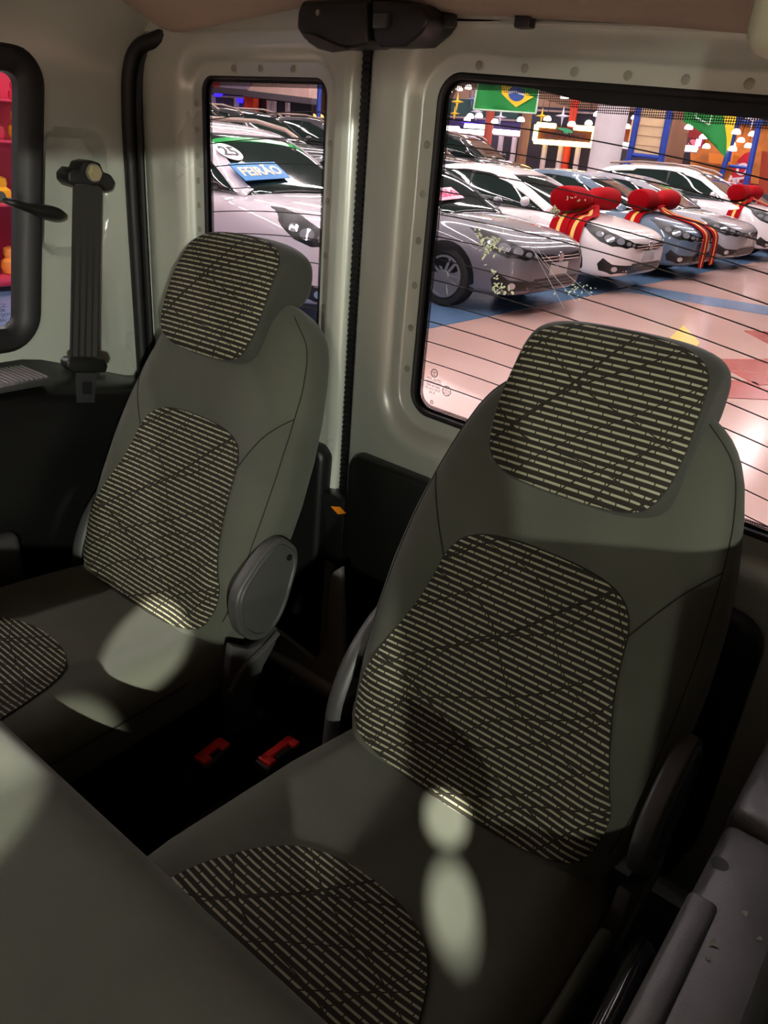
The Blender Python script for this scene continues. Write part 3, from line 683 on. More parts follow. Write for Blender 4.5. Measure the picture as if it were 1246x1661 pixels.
def make_seat(label):
    t = thing('van_seat', label, 'seat', (0, .5, .45), group='folding seats of the third row')
    b = obj('backrest', BR, FAB, t)
    d, uv = patch(ins_b, cast_b, .014, .0035, .006); obj('striped_insert', d, STR, b, uv=uv)
    obj('piping', tube([cast_b(u, v)[0] + cast_b(u, v)[1] * .002 for u, v in ins_b], .0012, 6, closed=True, up=NF), SEAM, b)
    for sx in (-1, 1):
        ln = spline([(sx * .134, .190), (sx * .152, .222), (sx * .176, .262), (sx * .203, .300)], 6)
        obj('seam', tube([cast_b(u, v)[0] + cast_b(u, v)[1] * .0004 for u, v in ln], .0011, 5, up=NF), SEAM, b)
        ln = spline([(sx * .128, .462), (sx * .168, .425), (sx * .190, .37), (sx * .203, .30), (sx * .212, .2), (sx * .213, .1), (sx * .209, .0), (sx * .200, -.06)], 6)
        obj('seam', tube([cast_b(u, v)[0] + cast_b(u, v)[1] * .0004 for u, v in ln], .0010, 5, up=NF), SEAM, b)
    h = obj('headrest', HR, FABD, t)
    d, uv = patch(ins_h, cast_h, .012, .0025, .005); obj('striped_insert', d, STR, h, uv=uv)
    obj('piping', tube([cast_h(u, v)[0] + cast_h(u, v)[1] * .0015 for u, v in ins_h], .0011, 6, closed=True, up=NF), SEAM, h)
    for sx in (-1, 1):
        obj('headrest_post', tube([SL(sx * .075, .45, -.05), SL(sx * .075, .50, -.055)] if False else [SL(sx * .075, .43, -.06), SL(sx * .075, .50, -.06)], .006, 10), METAL, t)
        obj('post_sleeve', lathe([(.004, 0), (.016, 0), (.017, .006), (.012, .014), (.006, .015)], 14, 'Z', tuple(SL(sx * .075, .468, -.075))), BLACKP, t)
        obj('post_clip', tube([SL(sx * .10, .452, -.05), SL(sx * .128, .450, -.052)], .006, 10), METAL, t)
    c = obj('cushion', CU, FAB, t)
    d, uv = patch(ins_c, cast_c, .016, .0035, .006); obj('striped_insert', d, STR, c, uv=uv)
    obj('piping', tube([cast_c(u, v)[0] + cast_c(u, v)[1] * .002 for u, v in ins_c], .0012, 6, closed=True, up=(0, 0, 1)), SEAM, c)
    for sx in (-1, 1):
        ln = [(sx * .222, .735 - .02 * i) for i in range(26)]
        obj('seam', tube([Vector((sx * lerp([(.2, .217), (.40, .2305), (.60, .2245), (.74, .19)], y), y, .748)) for x, y in ln], .0025, 5), SEAM, c)
    obj('base_frame', join(box(-.19, .19, .24, .74, .60, .67, .01), box(-.2, -.16, .26, .72, .55, .62, .006), box(.16, .2, .26, .72, .55, .62, .006)), BLACKP, t)
    for sx in (-1, 1):
        for y in (.30, .70): obj('leg', box(sx * .18 - .02, sx * .18 + .02, y - .02, y + .02, .45, .56, .004), BLACKP, t)
        X0 = sx * .232
        if sx < 0:
            lv = obj('side_strap', tube(spline([(-.226, .83, .93), (-.234, .79, .90), (-.238, .745, .85), (-.238, .715, .79), (-.236, .705, .73), (-.234, .70, .66)], 5), .009, 8, flat=1.6, up=(1, 0, 0)), SIDEP, t)
            obj('foot', box(X0 + .004, X0 + .022, .66, .76, .45, .665, .004), BLACKP, t)
            continue
        po = [(.795, .955), (.815, .950), (.842, .922), (.846, .895), (.838, .868), (.818, .815), (.795, .785), (.765, .773), (.735, .785), (.713, .812), (.705, .85), (.71, .885), (.735, .915), (.765, .94)]
        po = spline(po, 3, closed=True)
        hc = obj('hinge_cover', bprism(po, lambda y, z: (X0 - .012, y, z), lambda y, z: (X0 + .012, y, z), .005, 3), SIDEP, t)
        cy, cz = .775, .86
        obj('rim', tube([(X0 + sx * .012, cy + (y - cy) * .86, cz + (z - cz) * .86) for y, z in po], .0035, 6, closed=True, up=(1, 0, 0)), SIDEP, hc)
        obj('bolt_hole', lathe([(.001, .0), (.006, .0), (.006, .003), (.001, .003)], 12, 'X', (X0 + sx * .0125 - .0015, .822, .912)), RUBBER, hc)
        lo = [(.70, .79), (.735, .765), (.775, .76), (.805, .775), (.80, .745), (.77, .71), (.75, .66), (.755, .60), (.69, .60), (.685, .70)]
        fb = obj('floor_bracket', bprism(lo, lambda y, z: (X0 - .010, y, z), lambda y, z: (X0 + .008, y, z), .004, 2), SIDEP, t)
        obj('ridge', tube(spline([(X0 + sx * .009, .692, .70), (X0 + sx * .011, .72, .735), (X0 + sx * .012, .77, .755), (X0 + sx * .010, .80, .768)], 5), .006, 8), SIDEP, fb)
        obj('foot', box(X0 - .012, X0 + .010, .66, .78, .45, .605, .004), BLACKP, t)
    return t
seat = make_seat('grey van seat with striped inserts nearer the camera, under large window')
seat2 = copy_tree(seat)
obj('side_valance', box(.226, .243, .22, .655, .69, .772, .007, 3), mat('olive_plastic', (52, 54, 40), .5), seat)
seat2['label'] = 'grey van seat with striped inserts further away, beside the seat belt'
seat.location = (-.358, .5, .45); seat2.location = (-1.052, .5, .45)
for ch in seat2.children:
    if ch.name.startswith('headrest'): ch.location = (-.030, .030 * math.sin(REC), .030 * math.cos(REC))

# ---- second row bench, folded, close to the camera
sr = thing('second_row_seat', 'plain grey-beige padded seat back folded flat in the foreground', 'seat', (-.75, .05, .45))
rings = []
ye, ze = .293, .95
for i in range(29):
    x = -1.40 + i * (1.30 / 28); e = min(1, (i + .0) / 2.0, (28 - i) / 2.0); e = .7 + .3 * math.sqrt(max(0, e))
    pr = [(ye - .55, .87), (ye - .5, .925), (ye - .35, .945), (ye - .2, .955), (ye - .08, .957), (ye - .03, .952), (ye - .008, .940), (ye, .92), (ye - .004, .88), (ye - .02, .85), (ye - .3, .835), (ye - .53, .84)]
    pr = spline(pr, 4, closed=True); cy, cz = ye - .26, .89
    rings.append([Vector((x, cy + (y - cy) * e, cz + (z - cz) * e)) for y, z in pr])
FB = loft(rings); obj('backrest', FB, FAB, sr)
cast_f = caster(bvh(FB), lambda u, v: (u, v, 1.4), (0, 0, -1))
d, uv = patch(rrect(-1.06, .02, .22, .17, .05), cast_f, .02, .003, .006); obj('striped_insert', d, STR, sr, uv=uv)
obj('cushion', box(-1.39, -.12, -.34, .13, .64, .835, .05, 4), FABD, sr)
obj('base', box(-1.3, -.2, -.3, .10, .45, .65, .02), BLACKP, sr)

# ---- belt buckles between the seats
REDP = mat('buckle_red', (214, 34, 30), .4)
def buckle(label, x, y0, y1, z, tilt):
    t = thing('belt_buckle', label, 'belt buckle', (x, (y0 + y1) / 2, .45), group='red belt buckles between the seats')
    M = Matrix.Translation((x, (y0 + y1) / 2, z)) @ Matrix.Rotation(tilt, 4, 'X') @ Matrix.Rotation(.06, 4, 'Z')
    L = (y1 - y0) / 2
    obj('casing', xf(box(-.019, .019, -L - .006, L + .006, -.075, -.002, .008, 3), M), BLACKP, t)
    obj('release_button', xf(join(box(-.013, .004, -L, L, -.010, .0025, .004, 3), box(-.013, .014, L - .018, L, -.01, .0025, .004), box(-.013, .014, -L, -L + .018, -.01, .0025, .004)), M), REDP, t)
    obj('tongue_slot', xf(box(.006, .012, -L + .022, L - .022, -.008, .0), M), RUBBER, t)
    obj('strap', join(tube([M @ Vector((0, 0, -.07)), (x, (y0 + y1) / 2 + .01, .50), (x, (y0 + y1) / 2 + .02, .45)], .012, 8, flat=.35)), WEB, t)
buckle('belt buckle with dark red button, beside the further seat', -.772, .59, .648, .645, .05)
buckle('belt buckle with bright red button, beside the nearer seat', -.690, .652, .728, .650, -.05)
tag(obj('storage_box_lid', box(-.765, -.665, .53, .665, .45, .545, .02, 3), mat('brown_grey_felt', (58, 52, 48), .9)), 'dark brown-grey padded lid on the floor between the seats', 'lid')
# ---- grey forked floor bracket behind the gap
BRK = mat('bracket_grey', (158, 156, 150), .4, metal=.2)
vb = thing('forked_bracket', 'grey metal forked bracket standing between the two seats', 'bracket', (-.87, .95, .45))
YB = .95
P = lambda px, py: tuple(at(px, py, Y=YB).xz)
po = [P(432, 1012), P(470, 1040), P(506, 1069), P(517, 1065), P(528, 1030), P(534, 940), P(540, 928), P(553, 920), P(556, 1000), P(558, 1140), P(548, 1160), P(510, 1130), P(470, 1110), P(432, 1080)]
obj('plate', bprism(po, lambda x, z: (x, YB, z), lambda x, z: (x, YB + .012, z), .003, 2), BRK, vb)
obj('tube', tube([at(434, 1060, Y=.94), at(480, 1085, Y=.94), at(560, 1135, Y=.94)], .014, 12), BRK, vb)
obj('end_block', box(*(lambda a, b: (a.x, b.x, .90, .96, b.z, a.z))(at(545, 1105, Y=.92), at(575, 1160, Y=.92)), .006), GREYP, vb)
obj('lever', tube([at(455, 1118, Y=.92), at(462, 1104, Y=.92), at(474, 1100, Y=.92)], .005, 8), METAL, vb)
obj('foot', box(-.9, -.78, .93, .99, .45, .53, .006), BLACKP, vb)
p0 = at(548, 827, Y=.98)
tag(obj('warning_sticker', prism([tuple(at(*p, Y=YR - .0515).xz) for p in ((537, 821), (551, 822), (561, 833), (549, 834))], lambda x, z: (x, YR - .0525, z), lambda x, z: (x, YR - .050, z)), mat('orange_sticker', (232, 138, 24), .5), smooth=False), 'small orange sticker on the black door trim between the seats', 'sticker')

# =================================================================== SHOWROOM
def floor_mat():
    m = mat('polished_floor', (190, 156, 146), .16, var=.06, vscale=.6, rvar=.05)
    return m
sf = obj('showroom_floor', box(-46, 26, -22, 36, -.1, 0), floor_mat(), smooth=False)
tag(sf, 'polished pinkish beige showroom floor outside the van', 'floor', kind='structure')
BLUEF = mat('blue_floor', (84, 114, 146), .22, var=.08, vscale=1.0)
def inlay(poly, m): obj('floor_inlay', prism(poly, lambda x, y: (x, y, 0), lambda x, y: (x, y, .004)), m, sf, smooth=False)
inlay([(-9.5, -10), (-4.25, -10), (-4.35, 30), (-9.5, 30)], BLUEF)
inlay([(-4.36, 11.55), (-1.2, 11.75), (-1.2, 10.95), (-4.36, 10.75)], BLUEF)
REDF = mat('red_floor', (160, 62, 58), .2); YELF = mat('yellow_floor', (226, 192, 92), .2)
inlay([(-2.75, 9.0), (-2.3, 8.2), (-2.15, 7.3), (-2.55, 7.9)], YELF)
inlay([(-2.0, 7.5), (-1.45, 8.3), (-.9, 7.6), (-1.4, 6.9)], REDF); inlay([(-1.75, 6.75), (-1.45, 7.0), (-1.1, 6.6), (-1.5, 6.2)], REDF); inlay([(-2.2, 9.4), (-1.8, 9.9), (-1.2, 9.0), (-1.6, 8.6)], REDF)
tag(obj('showroom_ceiling', box(-46, 26, -22, 36, 6.6, 6.7), mat('dark_ceiling', (60, 54, 56), .9), smooth=False), 'dark high ceiling of the showroom', 'ceiling', kind='structure')
TUBE = emit_mat('light_line', (255, 250, 240), TUBE_POWER)
n = 0
for x in (-22, -16, -11.5, -8, -5, -2.2):
    t = thing('ceiling_light', 'long white light line on the showroom ceiling, over x row %d' % n, 'ceiling light', (x, 8, 6.45), group='light lines on the showroom ceiling')
    t['label'] = 'long white light line on the showroom ceiling, ' + ('furthest from the van', 'fifth from the van', 'fourth from the van', 'third from the van', 'second from the van', 'nearest the van')[n]; n += 1
    obj('housing', box(x - .09, x + .09, -10, 28, 6.50, 6.6), mat('lamp_housing', (200, 200, 200), .5), t, smooth=False)
    obj('diffuser', box(x - .06, x + .06, -10, 28, 6.47, 6.498), TUBE, t, smooth=False)

# ------------------------------------------------------------------- cars
CGL = mat('car_glass', (30, 44, 40), .03, coat=1.0, spec=.8)
TYRE = mat('tyre', (20, 20, 22), .8); RIM = mat('alloy', (176, 176, 180), .3, metal=.8)
BLK = mat('car_black', (12, 12, 14), .35); CHR = mat('car_chrome', (220, 220, 225), .12, metal=1.0)
LENS = mat('headlamp_lens', (186, 190, 198), .06, metal=.6, coat=1)
PLATE = mat('plate', (190, 186, 184), .5)
def paint(name, rgb, metal=.1): return mat('car_paint_' + name, rgb, .42, metal=metal, coat=1.0)
def make_car(kind, pm, label):
    S = dict(
        sedan=dict(st=[(0, .655, .54, .36), (-.03, .72, .64, .27), (-.12, .79, .77, .21), (-.32, .85, .855, .19), (-.7, .91, .885, .18), (-1.1, .965, .89, .18), (-1.45, .98, .89, .18), (-2.2, .97, .892, .17), (-3.0, .98, .892, .17), (-3.7, 1.02, .885, .18), (-4.2, 1.045, .85, .22), (-4.48, 1.02, .78, .26), (-4.58, .92, .68, .3), (-4.62, .75, .58, .38)],
                   gh=[(-1.12, .955, .66, .90, .70), (-1.3, 1.05, .67, .91, .76), (-1.6, 1.205, .655, .92, .80), (-1.95, 1.365, .625, .92, .81), (-2.3, 1.44, .60, .92, .81), (-2.7, 1.462, .595, .92, .81), (-3.1, 1.435, .59, .93, .805), (-3.45, 1.35, .59, .95, .80), (-3.8, 1.21, .60, .97, .78), (-4.1, 1.07, .62, .98, .74)],
                   wr=.325, ax=(-.93, -3.60), roof=(-1.97, -3.3), hl=(.655, .80), bw=.88),
        suv=dict(st=[(0, .80, .56, .40), (-.03, .88, .66, .30), (-.12, .96, .79, .26), (-.32, 1.02, .87, .24), (-.7, 1.07, .90, .23), (-1.1, 1.12, .905, .23), (-1.4, 1.13, .905, .23), (-2.2, 1.12, .91, .22), (-3.0, 1.13, .91, .22), (-3.8, 1.15, .90, .24), (-4.3, 1.14, .86, .28), (-4.5, 1.05, .78, .32), (-4.56, .85, .66, .40)],
                 gh=[(-1.0, 1.10, .68, 1.05, .72), (-1.18, 1.20, .69, 1.06, .78), (-1.45, 1.37, .68, 1.07, .82), (-1.8, 1.56, .655, 1.07, .83), (-2.15, 1.645, .64, 1.07, .83), (-2.6, 1.675, .635, 1.07, .83), (-3.2, 1.665, .63, 1.07, .83), (-3.8, 1.62, .62, 1.08, .82), (-4.15, 1.52, .61, 1.08, .80), (-4.38, 1.28, .62, 1.08, .76)],
                 wr=.36, ax=(-.9, -3.56), roof=(-1.86, -4.05), hl=(.80, .97), bw=.90))[kind]
    t = thing('parked_car', label, 'car')
    def sec(x, zt, w, zb):
        h = [(0, zt), (.40 * w, zt - .003), (.72 * w, zt - .02), (.90 * w, zt - .065), (.975 * w, zt - .17), (w, .55 * zt + .45 * zb), (.985 * w, zb + .14), (.95 * w, zb + .03), (.8 * w, zb), (0, zb)]
        r = [Vector((x, -y, z)) for y, z in h]; return r + [Vector((x, y, z)) for y, z in reversed(h[1:-1])]
    body = subdiv(loft([sec(*s) for s in S['st']]), 2)
    def gsec(x, zr, wt, zb, wb):
        h = [(0, zr), (.5 * wt, zr - .004), (.86 * wt, zr - .018), (wt, zr - .045 - .0 * x), (wt + (wb - wt) * .5, zb + (zr - .045 - zb) * .5), (wb, zb), (.5 * wb, zb - .04), (0, zb - .04)]
        r = [Vector((x, -y, z)) for y, z in h]; return r + [Vector((x, y, z)) for y, z in reversed(h[1:-1])]
    gl = subdiv(loft([gsec(*s) for s in S['gh']]), 2)
    bt, gt = bvh(body), bvh(gl)
    b = obj('body', body, pm, t); g = obj('windows', gl, CGL, t)
    # painted roof, roof rails / pillars laid over the glasshouse
    x0, x1 = S['roof']; rt_ = [(s[0], s[2]) for s in S['gh']][::-1]; zr = [(s[0], s[1]) for s in S['gh']][::-1]
    po = [(x0, y * .1) for y in range(-6, 7)]
    po = [(x0 - .03 + .05 * (1 - (k / 6) ** 2), k * .097 * lerp(rt_, x0) / .6) for k in range(-6, 7)] + [(x1 - .03 * (1 - (k / 6) ** 2), -k * .097 * lerp(rt_, x1) / .6) for k in range(-6, 7)]
    d, _ = patch(po, caster(gt, lambda u, v: (u, v, 3), (0, 0, -1)), .12, .012, .03); obj('roof', d, pm, t)
    xs = [S['gh'][0][0] - .10 - k * (S['gh'][0][0] - S['gh'][-1][0] - .2) / 52 for k in range(53)]
    lowz = lambda x: lerp([(s[0], s[3]) for s in S['gh']][::-1], x)
    up = [(x, lerp(zr, x) - .035) for x in xs]; dn = [(x, max(lowz(x) + .02, lerp(zr, x) - .035 - (.085 if k < 18 else .06 if k < 36 else .10))) for k, x in enumerate(xs)]
    band = up + dn[::-1]
    for s in (-1, 1):
        cst = caster(gt, lambda u, v: (u, s * 2, v), (0, -s, 0))
        d, _ = patch(band, cst, .034, .014, .02); obj('roof_pillar', d, pm, t)
        xb = -2.55 if kind == 'sedan' else -2.45
        d, _ = patch([(xb - .05, lowz(xb) + .05), (xb + .04, lowz(xb) + .05), (xb - .01, lerp(zr, xb) - .09), (xb - .08, lerp(zr, xb) - .09)], cst, .1, .006, .01); obj('window_pillar', d, BLK, t)
        cs = caster(bt, lambda u, v: (u, s * 2, v), (0, -s, 0))
        for ax in S['ax']:
            d, _ = patch([(ax + (S['wr'] + .055) * math.cos(a), max(.20, S['wr'] + (S['wr'] + .055) * math.sin(a))) for a in [k * PI / 14 for k in range(-4, 19)]], cs, .12, .004, .01); obj('wheel_arch', d, BLK, t)
        for lx in (-1.42, -2.5, -3.4):
            ln = [(lx - .02 * k * .3, .30 + k * .11) for k in range(7 if kind == 'sedan' else 8)]
            obj('door_gap', tube([cs(u, v)[0] + cs(u, v)[1] * .001 for u, v in ln], .004, 4), BLK, t)
        zb_ = S['hl'][1] + .03
        for hx in (-2.25, -3.2):
            c = cs(hx, zb_ + .02); obj('door_handle', box(hx - .1, hx + .1, c[0].y - .012, c[0].y + .012, zb_ + .005, zb_ + .035, .008), pm, t)
        # headlamp wrapped round the corner
        dv = Vector((-.72, -s * .69, 0)); ux = Vector((.69, -s * .72, 0))
        ch = caster(bt, lambda u, v: Vector((-.2, s * .72, 0)) - dv * 1.5 + ux * u + Vector((0, 0, v)), dv)
        z0, z1 = S['hl']
        hp = [(-.40, z1 + .05), (-.28, z1 + .045), (-.14, z1 + .01), (.04, z0 + .085), (.20, z0 + .035), (.32, z0 - .005), (.33, z0 - .045), (.14, z0 - .06), (-.06, z0 - .045), (-.20, z0 + .0), (-.30, z0 + .08)]
        d, _ = patch(hp, ch, .05, .006, .012); hl = obj('headlamp', d, BLK, t)
        for (hu, hv, hr) in ((-.20, z0 + .085, .045), (-.09, z0 + .045, .062), (.05, z0 + .02, .055), (.17, z0 - .005, .036), (.26, z0 - .018, .024)):
            d, _ = patch([(hu + hr * math.cos(a), hv + hr * .72 * math.sin(a)) for a in [k * PI / 6 for k in range(12)]], ch, .04, .012, .01); obj('lens', d, LENS, hl)
        zb = S['st'][0][3]
        fp = [(-.14, zb + .10), (-.02, zb + .03), (.34, zb + .025), (.36, zb - .085), (.0, zb - .10), (-.16, zb - .06), (-.19, zb + .02)]
        d, _ = patch(fp, ch, .05, .004, .01); fg = obj('bumper_recess', d, BLK, t)
        d, _ = patch([(.02 + .04 * math.cos(a), zb - .03 + .034 * math.sin(a)) for a in [k * PI / 6 for k in range(12)]], ch, .04, .012, .01); obj('lens', d, LENS, fg)
        # mirror
        mx, mz = S['gh'][1][0] - .18, S['gh'][1][3] + .13
        mi = subdiv(box(mx - .07, mx + .07, s * (S['bw'] + .02) if s > 0 else s * (S['bw'] + .20), s * (S['bw'] + .20) if s > 0 else s * (S['bw'] + .02), mz - .07, mz + .08), 2)
        m_ = obj('mirror', mi, pm, t); obj('arm', tube([(mx, s * (S['bw'] - .07), mz - .05), (mx, s * (S['bw'] + .06), mz - .03)], .022, 8), BLK, m_)
        for ax in S['ax']:
            yo = s * (S['bw'] + .005); wr = S['wr']
            w_ = obj('wheel', lathe([(wr * .55, yo - s * .20), (wr * .93, yo - s * .205), (wr, yo - s * .18), (wr, yo - s * .035), (wr * .95, yo - s * .005), (wr * .80, yo), (wr * .70, yo - s * .008), (wr * .68, yo - s * .03), (wr * .55, yo - s * .05)], 32, 'Y', (ax, 0, wr)), TYRE, t)
            sp = [lathe([(wr * .70, yo - s * .01), (wr * .70, yo + s * .006), (wr * .63, yo + s * .004), (wr * .63, yo - s * .03)], 28, 'Y', (ax, 0, wr)), lathe([(.001, yo - s * .03), (.07, yo - s * .03), (.065, yo + s * .004), (.001, yo + s * .008)], 16, 'Y', (ax, 0, wr))]
            for k in range(10):
                a = 2 * PI * k / 10 + .1; ca, sa = math.cos(a), math.sin(a); q = .10 if k % 2 else -.10
                A = Vector((ax + ca * .05, yo - s * .006, wr + sa * .05)); B = Vector((ax + math.cos(a + q) * wr * .66, yo, wr + math.sin(a + q) * wr * .66)); pp = Vector((-sa, 0, ca)) * .018
                V = [A - pp, A + pp, B + pp * .8, B - pp * .8]; V += [v - Vector((0, s * .025, 0)) for v in V]
                sp.append((V, [(0, 1, 2, 3), (4, 5, 6, 7), (0, 1, 5, 4), (1, 2, 6, 5), (2, 3, 7, 6), (3, 0, 4, 7)]))
            obj('alloy_rim', join(*sp), RIM, w_)
    # front: grille, lower intake, plate, badge
    cf = caster(bt, lambda u, v: (2, u, v), (-1, 0, 0)); z0, z1 = S['hl']; zb = S['st'][0][3]
    d, _ = patch(spline([(-.52, z0 + .01), (-.25, z0 - .01), (0, z0 - .015), (.25, z0 - .01), (.52, z0 + .01), (.50, z0 - .06), (.25, z0 - .085), (0, z0 - .09), (-.25, z0 - .085), (-.50, z0 - .06)], 2, closed=True), cf, .07, .006, .012); gr = obj('grille', d, BLK, t)
    for v in (z0 - .028, z0 - .062): obj('chrome_bar', tube([cf(u * .05, v)[0] + Vector((.010, 0, 0)) for u in range(-9, 10)], .008, 6), CHR, gr)
    d, _ = patch(rrect(0, zb - .025, .50, .07, .02), cf, .07, .005, .012); li = obj('lower_intake', d, BLK, t)
    for v in (zb - .06, zb - .025, zb + .01): obj('slat', tube([cf(u * .05, v)[0] + Vector((.007, 0, 0)) for u in range(-9, 10)], .006, 5), mat('slat_grey', (70, 70, 74), .4), li)
    px = max(cf(u * .1, zb + .12)[0].x for u in (-1, 0, 1))
    obj('number_plate', box(px - .005, px + .015, -.2, .2, zb + .07, zb + .20, .004), PLATE, t)
    obj('badge', lathe([(.001, px), (.055, px), (.055, px + .018), (.04, px + .02), (.001, px + .016)], 18, 'X', (0, 0, z0 - .04)), CHR, t)
    # wipers
    x_, z_ = S['gh'][0][0], S['gh'][0][1]
    cw = caster(gt, lambda u, v: (u, v, 3), (0, 0, -1))
    for y0 in (-.45, .05): obj('wiper', tube([cw(x_ - .04 - .0 * k, y0 + .1 * k)[0] + Vector((0, 0, .015)) for k in range(6)], .01, 5), BLK, t)
    if kind == 'suv':
        for s in (-1, 1):
            obj('roof_rail', tube([(-1.75, s * .60, 1.56), (-1.95, s * .60, 1.645), (-2.4, s * .60, 1.71), (-3.2, s * .60, 1.71), (-3.9, s * .58, 1.65)], .022, 8), mat('rail_metal', (150, 128, 118), .35, metal=.5), t)
    return t, bt, gt
def repaint(tree, a, b):
    for o in [tree] + list(tree.children):
        if o.type == 'MESH':
            for sl in o.material_slots:
                if sl.material == a: sl.link = 'OBJECT'; sl.material = b
def repaint_all(o, a, b):
    repaint(o, a, b)
    for c in o.children:
        for cc in c.children: repaint(cc, a, b)
GP_, WP, BP, SP, SUVS, SUVW = paint('grey', (98, 96, 104)), paint('white', (226, 218, 218), .0), paint('bluegrey', (84, 104, 124)), paint('silver', (150, 150, 158)), paint('palesilver', (196, 188, 196), .2), paint('suvwhite', (230, 224, 226), 0)
DP1, DP2, DRD = paint('black', (24, 24, 28)), paint('darkgrey', (58, 56, 62)), paint('darkred', (96, 16, 26))
sed, SBT, SGT = make_car('sedan', GP_, 'grey sedan parked beyond the wide window, nearest of its row')
suv, UBT, UGT = make_car('suv', SUVS, 'pale silver car with blue sign in its windscreen, behind the narrow window')
def place(src, x, y, rz, label, pm, old):
    c = copy_tree(src); c.location = (x, y, 0); c.rotation_euler = (0, 0, rz); c['label'] = label
    repaint_all(c, old, pm); return c
NX = -4.05
place(sed, NX, 10.98, 0, 'white sedan wearing a red bow, next to the grey sedan', WP, GP_)
place(sed, NX, 13.5, 0, 'blue-grey sedan wearing a red bow with hanging ribbons', BP, GP_)
place(sed, NX, 15.9, 0, 'silver car between the blue-grey sedan and the white off-roader', SP, GP_)
place(suv, NX, 18.6, 0, 'white off-roader with red bow behind the silver car', SUVW, SUVS)
place(sed, NX + .3, 21.4, 0, 'dark red car at the far right end of the row', DRD, GP_)
sed.location = (NX + .05, 8.2, 0)
suv.location = (-4.5, 5.75, 0)
tag(obj('display_platform', box(-18.5, -12.0, 6.6, 26.0, 0, .38, .02), mat('platform_grey', (70, 68, 74), .4)), 'low dark display platform carrying the back row of cars', 'platform')
BACKROW = [(sed, -12.6, 13.5, DP1, 'black car in the back row, seen over the grey sedan'), (suv, -12.8, 16.4, DP2, 'dark grey tall car in the back row, left of the white column'),
           (sed, -12.4, 19.2, DP1, 'black car in the back row, beside the white column'), (suv, -12.5, 22.3, DP1, 'black tall car in the back row, right of the white column'), (sed, -11.6, 8.6, DP2, 'dark car behind the pale silver car, seen through narrow window'), (suv, -11.8, 10.9, DP1, 'black tall car behind the grey sedan, furthest left of back row')]
for s_, x, y, pm, lb in BACKROW:
    c_ = place(suv, x, y, 0, lb, pm, SUVS); c_.location.z = .38; c_.scale = (1.04, 1.04, 1.04)

# windscreen boards
def board(label, car, tree, u, v, wx, wy, body_m, txt_m, s, rot=0, size=.15):
    """sign leaning on a windscreen; u, v in the car's own frame"""
    h = tree.ray_cast(Vector((u, v, 3)), Vector((0, 0, -1))); nrm = h[1] if h[1].z > 0 else -h[1]
    M = Matrix.Translation(car.location) @ frame(h[0] + nrm * .03, (0, 1, 0), nrm.cross(Vector((0, 1, 0)))) @ Matrix.Rotation(rot, 4, 'Z')
    t = thing('windscreen_board', label, 'sign', tuple(M.translation))
    obj('board', xf(box(-wx / 2, wx / 2, -wy / 2, wy / 2, -.004, .004, .002), M), body_m, t)
    obj('lettering', xf(text(s, size, .002, .004), M @ Matrix.Translation((0, -.01, .006))), txt_m, t, smooth=False)
board('blue board reading FEIRÃO in the pale silver car windscreen', suv, UGT, -1.27, -.40, .62, .24, mat('board_blue', (58, 132, 196), .5), mat('board_cream', (236, 218, 190), .6), 'FEIRÃO', .10, .165)
board('pink board reading FEIRÃO in the grey sedan windscreen', sed, SGT, -1.42, -.30, .56, .22, mat('board_pink', (240, 178, 196), .5), mat('board_magenta', (206, 62, 112), .6), 'FEIRÃO', .1, .15)
h = UGT.ray_cast(Vector((-1.55, -.52, 3)), Vector((0, 0, -1))); nrm = h[1] if h[1].z > 0 else -h[1]
M = Matrix.Translation(suv.location) @ frame(h[0] + nrm * .012, (0, 1, 0), nrm.cross(Vector((0, 1, 0))))
st_ = thing('year_sticker', 'round white 25 sticker on the pale silver car windscreen', 'sticker', tuple(M.translation))
obj('disc', xf(lathe([(.001, -.006), (.135, -.006), (.135, 0), (.001, 0)], 28), M), mat('sticker_white', (236, 232, 234), .5), st_)
obj('lettering', xf(text('25', .2, .001, .004), M @ Matrix.Translation((0, 0, .001))), mat('sticker_ink', (60, 56, 62), .6), st_, smooth=False)
M = Matrix.Translation(suv.location)
po = [(-1.74 - .06 * (1 - (k / 8) ** 2), k * .078) for k in range(-8, 9)] + [(-1.665 - .06 * (1 - (k / 8) ** 2), k * .078) for k in range(8, -9, -1)]
d, _ = patch(po, caster(UGT, lambda u, v: (u, v, 3), (0, 0, -1)), .08, .006, .006)
tag(obj('reflection_strip', xf(d, M), mat('green_reflection', (36, 150, 70), .15)), 'painted green reflection across the top of the pale silver car windscreen', 'painted reflection')  # a green reflection in the glass, put in as a coloured strip

